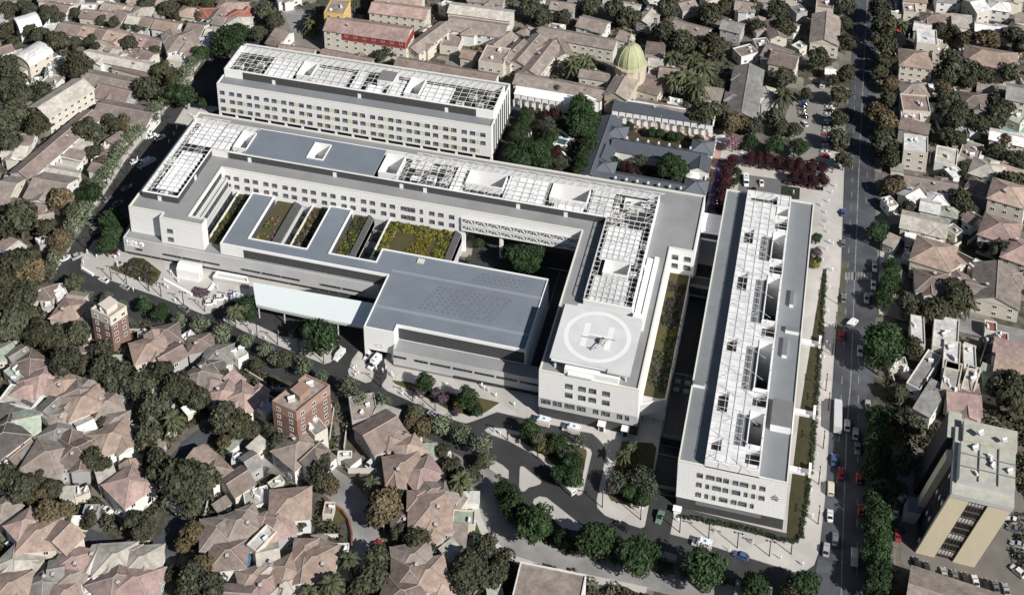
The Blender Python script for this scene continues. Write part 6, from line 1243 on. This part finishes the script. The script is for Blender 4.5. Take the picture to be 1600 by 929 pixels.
for i in range(15): car(1297-i*.55,168+i*5.4,165,cols[i],'hatch',z=.03,group='angled row of cars in the north car park')
# lorry
lr=tag(empty('lorry',(*G(1309,650,1.5)[:2],.02),math.radians(92)),'long silver-white lorry standing in the boulevard lane','lorry')
mb=MB(); mb.box(-6.3,-1.25,.9,4.2,1.25,3.7); mb.build('trailer',[mat('trailer_silver',(.55,.56,.57),.4,.05,.5)],lr); mb=MB(); loft([(4.3,.5,3.1),(5.2,.5,3.1),(6.2,.45,2.6),(6.4,.5,1.4)],[1.2,1.2,1.2,1.1],mb); mb.build('cab',[CM['w']],lr); mb=MB(); mb.box(6.05,-1,1.7,6.33,1,2.5); mb.build('windscreen',[CG],lr)
for x_ in (-5,-3.8,4.9):
    for y_ in (-1.1,1.1): inst('wheel',wheel,lr,(x_,y_,.48),0,1.45)
# ---------------- people ----------------
def bodymesh(step,arm,seed):
    me=bpy.data.meshes.new('person_skin'); 
    J=[(0,0,.95),(0,0,1.15),(0,0,1.38),(0,0,1.5),(0,0,1.62),(0,.02,1.72),
       (-.1,0,.9),(-.11,.12*step,.5),(-.11,.05*step if step>0 else 0,.08),(-.11,.05*step+.13,.04),
       (.1,0,.9),(.11,-.12*step,.5),(.11,-.28*step,.08),(.11,-.28*step+.13,.04),
       (-.19,0,1.4),(-.25,-.06*step,1.13),(-.26,.1*arm,.9),(-.26,.13*arm,.8),(.19,0,1.4),(.25,.06*step,1.13),(.26,.12*arm,.9),(.26,.16*arm,.8)]
    Ed=[(0,1),(1,2),(2,3),(3,4),(4,5),(0,6),(6,7),(7,8),(8,9),(0,10),(10,11),(11,12),(12,13),(2,14),(14,15),(15,16),(16,17),(2,18),(18,19),(19,20),(20,21)]
    Rd=[.15,.135,.15,.06,.1,.085,.1,.07,.05,.04,.1,.07,.05,.04,.06,.045,.035,.03,.06,.045,.035,.03]
    me.from_pydata(J,Ed,[]); o=bpy.data.objects.new('tmp',me); COL.objects.link(o); sk=o.modifiers.new('s','SKIN')
    for i,r_ in enumerate(Rd): me.skin_vertices[0].data[i].radius=(r_,r_*.8)
    me.skin_vertices[0].data[0].use_root=True
    ss=o.modifiers.new('u','SUBSURF'); ss.levels=1; ss.render_levels=1; bpy.context.view_layer.update()
    m_=bpy.data.meshes.new_from_object(o.evaluated_get(bpy.context.evaluated_depsgraph_get())); bpy.data.objects.remove(o)
    m_.materials.clear(); m_.materials.append(mat('pale_figure',(.9,.9,.89),.7,.02,2)); m_.polygons.foreach_set('use_smooth',[True]*len(m_.polygons)); return m_
PM=[bodymesh(1,1,0),bodymesh(.3,.4,1),bodymesh(-1,.8,2)]
hairm=MB()
for i in range(5):
    for j in range(10):
        f0=lambda i,j:(.115*math.sin(math.pi*.6*i/5)*math.cos(2*math.pi*j/10),-.015+.125*math.sin(math.pi*.6*i/5)*math.sin(2*math.pi*j/10),1.66+.14*math.cos(math.pi*.6*i/5))
        hairm.face([f0(i,j),f0(i+1,j),f0(i+1,j+1),f0(i,j+1)])
hairm=hairm.mesh('hair_mesh',[mat('pale_hair',(.6,.58,.54),.8,.05,2)])
bagm=MB(); bagm.box(.2,-.1,.45,.34,.2,.75); bagm=bagm.mesh('bag_mesh',[MGREY])
pr_=random.Random(31)
def person(px,py,z=.12):
    g_=G(px,py,.9+z); i=pr_.randrange(3); root=empty('person',(g_.x,g_.y,z),pr_.uniform(0,6.28),pr_.uniform(1.1,1.25)); inst('body',PM[i],root); inst('hair',hairm,root)
    root['category']='person'; root['group']='pale-clothed people on the hospital pavements'
    autolabel(root,('pale-clothed person striding','pale-clothed person standing','pale-clothed person walking, arms forward')[i],px,py)
PE="""136 393;151 400;186 398;180 402;183 411;195 438;231 450;246 444;250 447;262 449;267 425;270 428;277 437;279 439;274 469;281 467;340 449;310 474;218 437;258 446;184 415;415 528;435 520;494 537;499 540;532 543;556 572;560 582;556 585;553 575;598 578;603 574;612 583;614 587;629 615;588 574;594 590;698 600;753 601;757 606;764 609;775 617;804 631;773 672;782 676;945 660;1008 655;1012 657;1016 658;1118 829;1121 827;1176 847;1284 320;1295 314;1291 331;1293 345;1288 352;1294 361;1296 377;1292 388;1286 406;1297 448;1301 421;1294 485;1290 510;1292 535;1297 540;1282 557;1288 558;1287 598;1281 655;1277 709;1268 766;1270 805;1302 380;205 290;292 196;276 199;264 221;272 209;167 339;303 183;298 180;830 209;826 211;841 210;896 219;891 227;900 232;898 248;954 202;1005 196;1109 283;1108 286;1112 289;1014 291;1010 288;1107 281;1123 285;850 395;852 402;845 398;197 240;220 263;215 247;60 440;208 452;130 410;395 520;650 620;712 632;968 815;987 790;1060 812;1140 857;1220 870;1255 880;1300 300;1306 290;1160 240;1240 300;812 690;1135 232"""
for e in PE.replace('\n','').split(';'):
    a,b=e.split(); person(float(a),float(b))
# ---------------- street lamps ----------------
lp=MB(); lp.cyl((0,0,0),(0,0,6.4),.17,.12,8); lp.cyl((0,0,0),(0,0,.5),.2,.16,8); lp=lp.mesh('lamp_pole',[BLK]); la=MB(); la.bar((-1.1,0,6.1),(1.1,0,6.1),.09); la.bar((-.6,0,6.1),(0,0,5.4),.05); la.bar((.6,0,6.1),(0,0,5.4),.05); la=la.mesh('lamp_arm',[BLK]); lh=MB(); lh.hexa([(-.32,-.2,5.95),(.32,-.2,5.95),(.32,.2,5.95),(-.32,.2,5.95)],[(-.22,-.13,6.25),(.22,-.13,6.25),(.22,.13,6.25),(-.22,.13,6.25)]); lh=lh.mesh('lamp_head',[BLK])
def lamp(px,py,ang=0,z=.12):
    """px,py: foot of the pole"""
    g_=G(px,py,z); root=empty('street_lamp',(g_.x,g_.y,z),math.radians(ang)); inst('pole',lp,root); inst('arm',la,root)
    for s_ in (-1,1): inst('lamp_head',lh,root,(s_*1.15,0,0))
    root['category']='street lamp'; root['group']='black double-arm street lamps'; autolabel(root,'black double-arm street lamp',px,py)
for e in "174 437;198 444;233 455;252 463;287 477;320 486;136 391;402 526;434 538;468 553;506 567;595 604;645 626;680 641;793 687;840 715;890 757;941 792;1001 811;1062 831;1107 841;1152 855;1202 868;1236 865;1279 756;1286 700;1294 640;1290 610;1300 555;1305 513;1309 475;1278 818;262 201;241 224;217 255;200 275;254 190;365 475;1180 240;1240 243;1300 270;180 300".split(';'):
    a,b=e.split(); lamp(float(a),float(b),0 if float(a)<1250 else 90)
# helicopter on the pad
he=tag(empty('helicopter',(*G(940,535,25)[:2],24.62),math.radians(70)),'small pale grey helicopter with two-blade rotor standing on the helipad','helicopter')
he.scale=(.85,.85,.85); HM=mat('helicopter_paint',(.33,.33,.34),.4,.05,1,coat=.3)
mb=MB(); loft([(-1.2,.9,1.5),(-.7,.6,2.1),(.4,.5,2.2),(1.4,.55,1.9),(1.9,.7,1.3)],[.35,.62,.68,.6,.3],mb); mb.cyl((-1,0,1.55),(-5.4,0,1.75),.22,.1,8); mb.build('fuselage',[HM],he)
mb=MB(); loft([(.5,1.3,2.16),(1.35,1.25,1.95),(1.85,1.1,1.4)],[.6,.55,.32],mb); mb.build('windshield',[CG],he)
mb=MB(); mb.box(-5.5,-.05,1.2,-5,.05,2.7); mb.box(-4.6,-.7,1.65,-4.2,.7,1.7); mb.build('tail_fin',[HM],he); mb=MB(); mb.bar((-5.3,.15,1.2),(-5.3,.15,2.5),.06); mb.build('tail_rotor',[BLK],he)
mb=MB(); mb.cyl((0,0,2.1),(0,0,2.75),.12,n=8); mb.build('rotor_mast',[BLK],he); mb=MB(); mb.bar((-5.1*math.cos(1.2),5.1*math.sin(1.2),2.72),(5.1*math.cos(1.2),-5.1*math.sin(1.2),2.72),.2); mb.build('rotor_blades',[MGREY],he)
mb=MB()
for s_ in (-1,1):
    mb.bar((-1.3,s_*.9,.06),(1.7,s_*.9,.06),.09); 
    for x_ in (-.6,.9): mb.bar((x_,s_*.9,.06),(x_,s_*.45,.7),.07)
mb.build('landing_skids',[BLK],he)
# garden parasols, bus shelter, signs
for px,py,lb in ((1082,283,'big white parasol in the cloister court, beside the south slate roof'),(1127,225,'white round awning at the corner of the arcade')):
    pa=tag(empty('parasol',G(px,py,.1)),lb,'parasol'); mb=MB(); n=10
    for i in range(n): a0,a1=2*math.pi*i/n,2*math.pi*(i+1)/n; mb.hexa([(2.8*math.cos(a0),2.8*math.sin(a0),2.5),(2.8*math.cos(a1),2.8*math.sin(a1),2.5),(0,0,3.3)],[(2.8*math.cos(a0),2.8*math.sin(a0),2.56),(2.8*math.cos(a1),2.8*math.sin(a1),2.56),(0,0,3.4)])
    mb.build('canopy',[WHT],pa); mb=MB(); mb.cyl((0,0,0),(0,0,3.3),.06,n=6); mb.build('pole',[STEEL],pa)
for px,py,lb in ((1002,805,'white square traffic sign on a post at the garden corner'),(1058,800,'low white cabinet at the left end of the hedge')):
    s_=tag(empty('sign' if px<1050 else 'cabinet',G(px,py,.12)),lb,'sign' if px<1050 else 'cabinet'); mb=MB()
    if px<1050: mb.cyl((0,0,0),(0,0,3.4),.06,n=6); mb.box(-.7,-.06,2.6,.7,-.02,3.8)
    else: mb.box(-1,-.8,0,1,.8,1.6); mb.box(-1.3,-1,1.6,1.3,1,1.75)
    mb.build('board' if px<1050 else 'box',[WHT],s_)
# long low curved brown garden wall by the lane
cw=tag(empty('garden_wall',(0,0,0)),'curved rust-brown garden wall along the suburban lane','garden wall'); q=[G(*p) for p in ((507,782),(520,790),(535,800),(545,815),(550,835),(550,856))]; mb=MB()
for a,b in zip(q,q[1:]): mb.bar((a.x,a.y,1),(b.x,b.y,1),.5,0); mb.bar((a.x,a.y,.6),(b.x,b.y,.6),.45,0)
mb.build('wall',[mat('rust_brown_wall',(.22,.09,.045),.85,.15,1)],cw)
# red awnings and swimming pools of the suburb
for px,py,w_,d_,c_,lb in ((140,27,5,2.5,(.45,.05,.04),'bright red awning among the terraced houses at the top left'),(1405,45,6,4,(.45,.06,.04),'red awning beside the palm east of the boulevard'),(1450,125,3,2,(.5,.05,.06),'small red parasol roof beside the pink hipped house'),(1513,133,4,2.5,(.4,.05,.06),'crimson awning in the gardens, right of the pink house')):
    o=tag(empty('awning',G(px,py,2.6)),lb,'awning'); mb=MB(); mb.hexa([(-w_/2,-d_/2,-.4),(w_/2,-d_/2,-.4),(w_/2,d_/2,0),(-w_/2,d_/2,0)],[(-w_/2,-d_/2,-.3),(w_/2,-d_/2,-.3),(w_/2,d_/2,.1),(-w_/2,d_/2,.1)]); mb.build('fabric',[mat('awning_'+lb[:9].replace(' ','_'),c_,.7,.1,1)],o); mb=MB()
    for s_ in (-1,1): mb.cyl((s_*w_/2*.9,-d_/2*.9,-2.6),(s_*w_/2*.9,-d_/2*.9,-.3),.05,n=6); mb.cyl((s_*w_/2*.9,d_/2*.9,-2.6),(s_*w_/2*.9,d_/2*.9,0),.05,n=6)
    mb.build('posts',[STEEL],o)
for px,py,w_,d_,lb in ((1503,213,5,3,'small turquoise swimming pool in a garden east of the boulevard'),(1580,192,11,16,'pale turquoise sports court between villas at the right edge')):
    o=tag(empty('swimming_pool' if w_<6 else 'sports_court',G(px,py,.02)),lb,'pool' if w_<6 else 'court'); mb=MB(); mb.box(-w_/2,-d_/2,0,w_/2,d_/2,.08); mb.build('surface',[mat('turquoise_'+str(int(w_)),(.10,.30,.30) if w_<6 else (.22,.36,.33),.4,.1,.5)],o); mb=MB(); mb.parapet([(-w_/2-.5,-d_/2-.5),(w_/2+.5,-d_/2-.5),(w_/2+.5,d_/2+.5),(-w_/2-.5,d_/2+.5)],0,.2,.5); mb.build('rim',[LGREY],o)
# ---------------- sheds and yard walls between the houses ----------------
r=random.Random(77);k=0;tries=0
while k<130 and tries<25000:
    tries+=1; px,py=(r.uniform(0,760),r.uniform(520,925)) if r.random()<.55 else (r.uniform(1395,1598),r.uniform(5,620)) if r.random()<.6 else (r.uniform(0,330),r.uniform(0,330))
    g_=G(px,py); 
    if not free(g_.x,g_.y): continue
    near=min(HFP,key=lambda f:(f[0]-g_.x)**2+(f[1]-g_.y)**2)
    if math.hypot(near[0]-g_.x,near[1]-g_.y)>17: continue
    o=house(px-4,py,px+4,py,r.uniform(2.2,4),r.uniform(2.2,2.9),r.choice('sf'),r.choice('CWGNSLB'),cross=False,wins=False,name='shed',cat='shed',group='sheds and lean-tos in the gardens'); o.rotation_euler[2]=near[4]; k+=1
    _cnt['all'][-1]=(o,_cnt['all'][-1][1].replace('lean-to roofed building','lean-to shed').replace('flat-roofed building','flat-roofed shed').replace('small ',''),px,py)
k=0;tries=0
WP=[]
while k<80 and tries<12000:
    tries+=1; px,py=(r.uniform(0,740),r.uniform(520,925)) if r.random()<.6 else (r.uniform(1395,1598),r.uniform(5,620))
    g_=G(px,py)
    if not free(g_.x,g_.y): continue
    near=min(HFP,key=lambda f:(f[0]-g_.x)**2+(f[1]-g_.y)**2); a=near[4]+r.choice((0,math.pi/2)); L=r.uniform(6,14)
    if not(free(g_.x+math.cos(a)*L/2,g_.y+math.sin(a)*L/2) and free(g_.x-math.cos(a)*L/2,g_.y-math.sin(a)*L/2)): continue
    if any(math.hypot(w_[0]-g_.x,w_[1]-g_.y)<7 for w_ in WP): continue
    WP.append((g_.x,g_.y)); root=empty('garden_wall',(g_.x,g_.y,0),a); mb=MB(); mb.box(-L/2,-.12,0,L/2,.12,1.9); mb.build('wall',[r.choice(WALLS)],root); mb=MB(); mb.box(-L/2-.05,-.18,1.9,L/2+.05,.18,2.0); mb.build('coping',[LGREY],root)
    root['category']='garden wall'; root['group']='garden walls between the houses'; autolabel(root,'straight rendered garden wall',px,py); k+=1
resolve_labels()
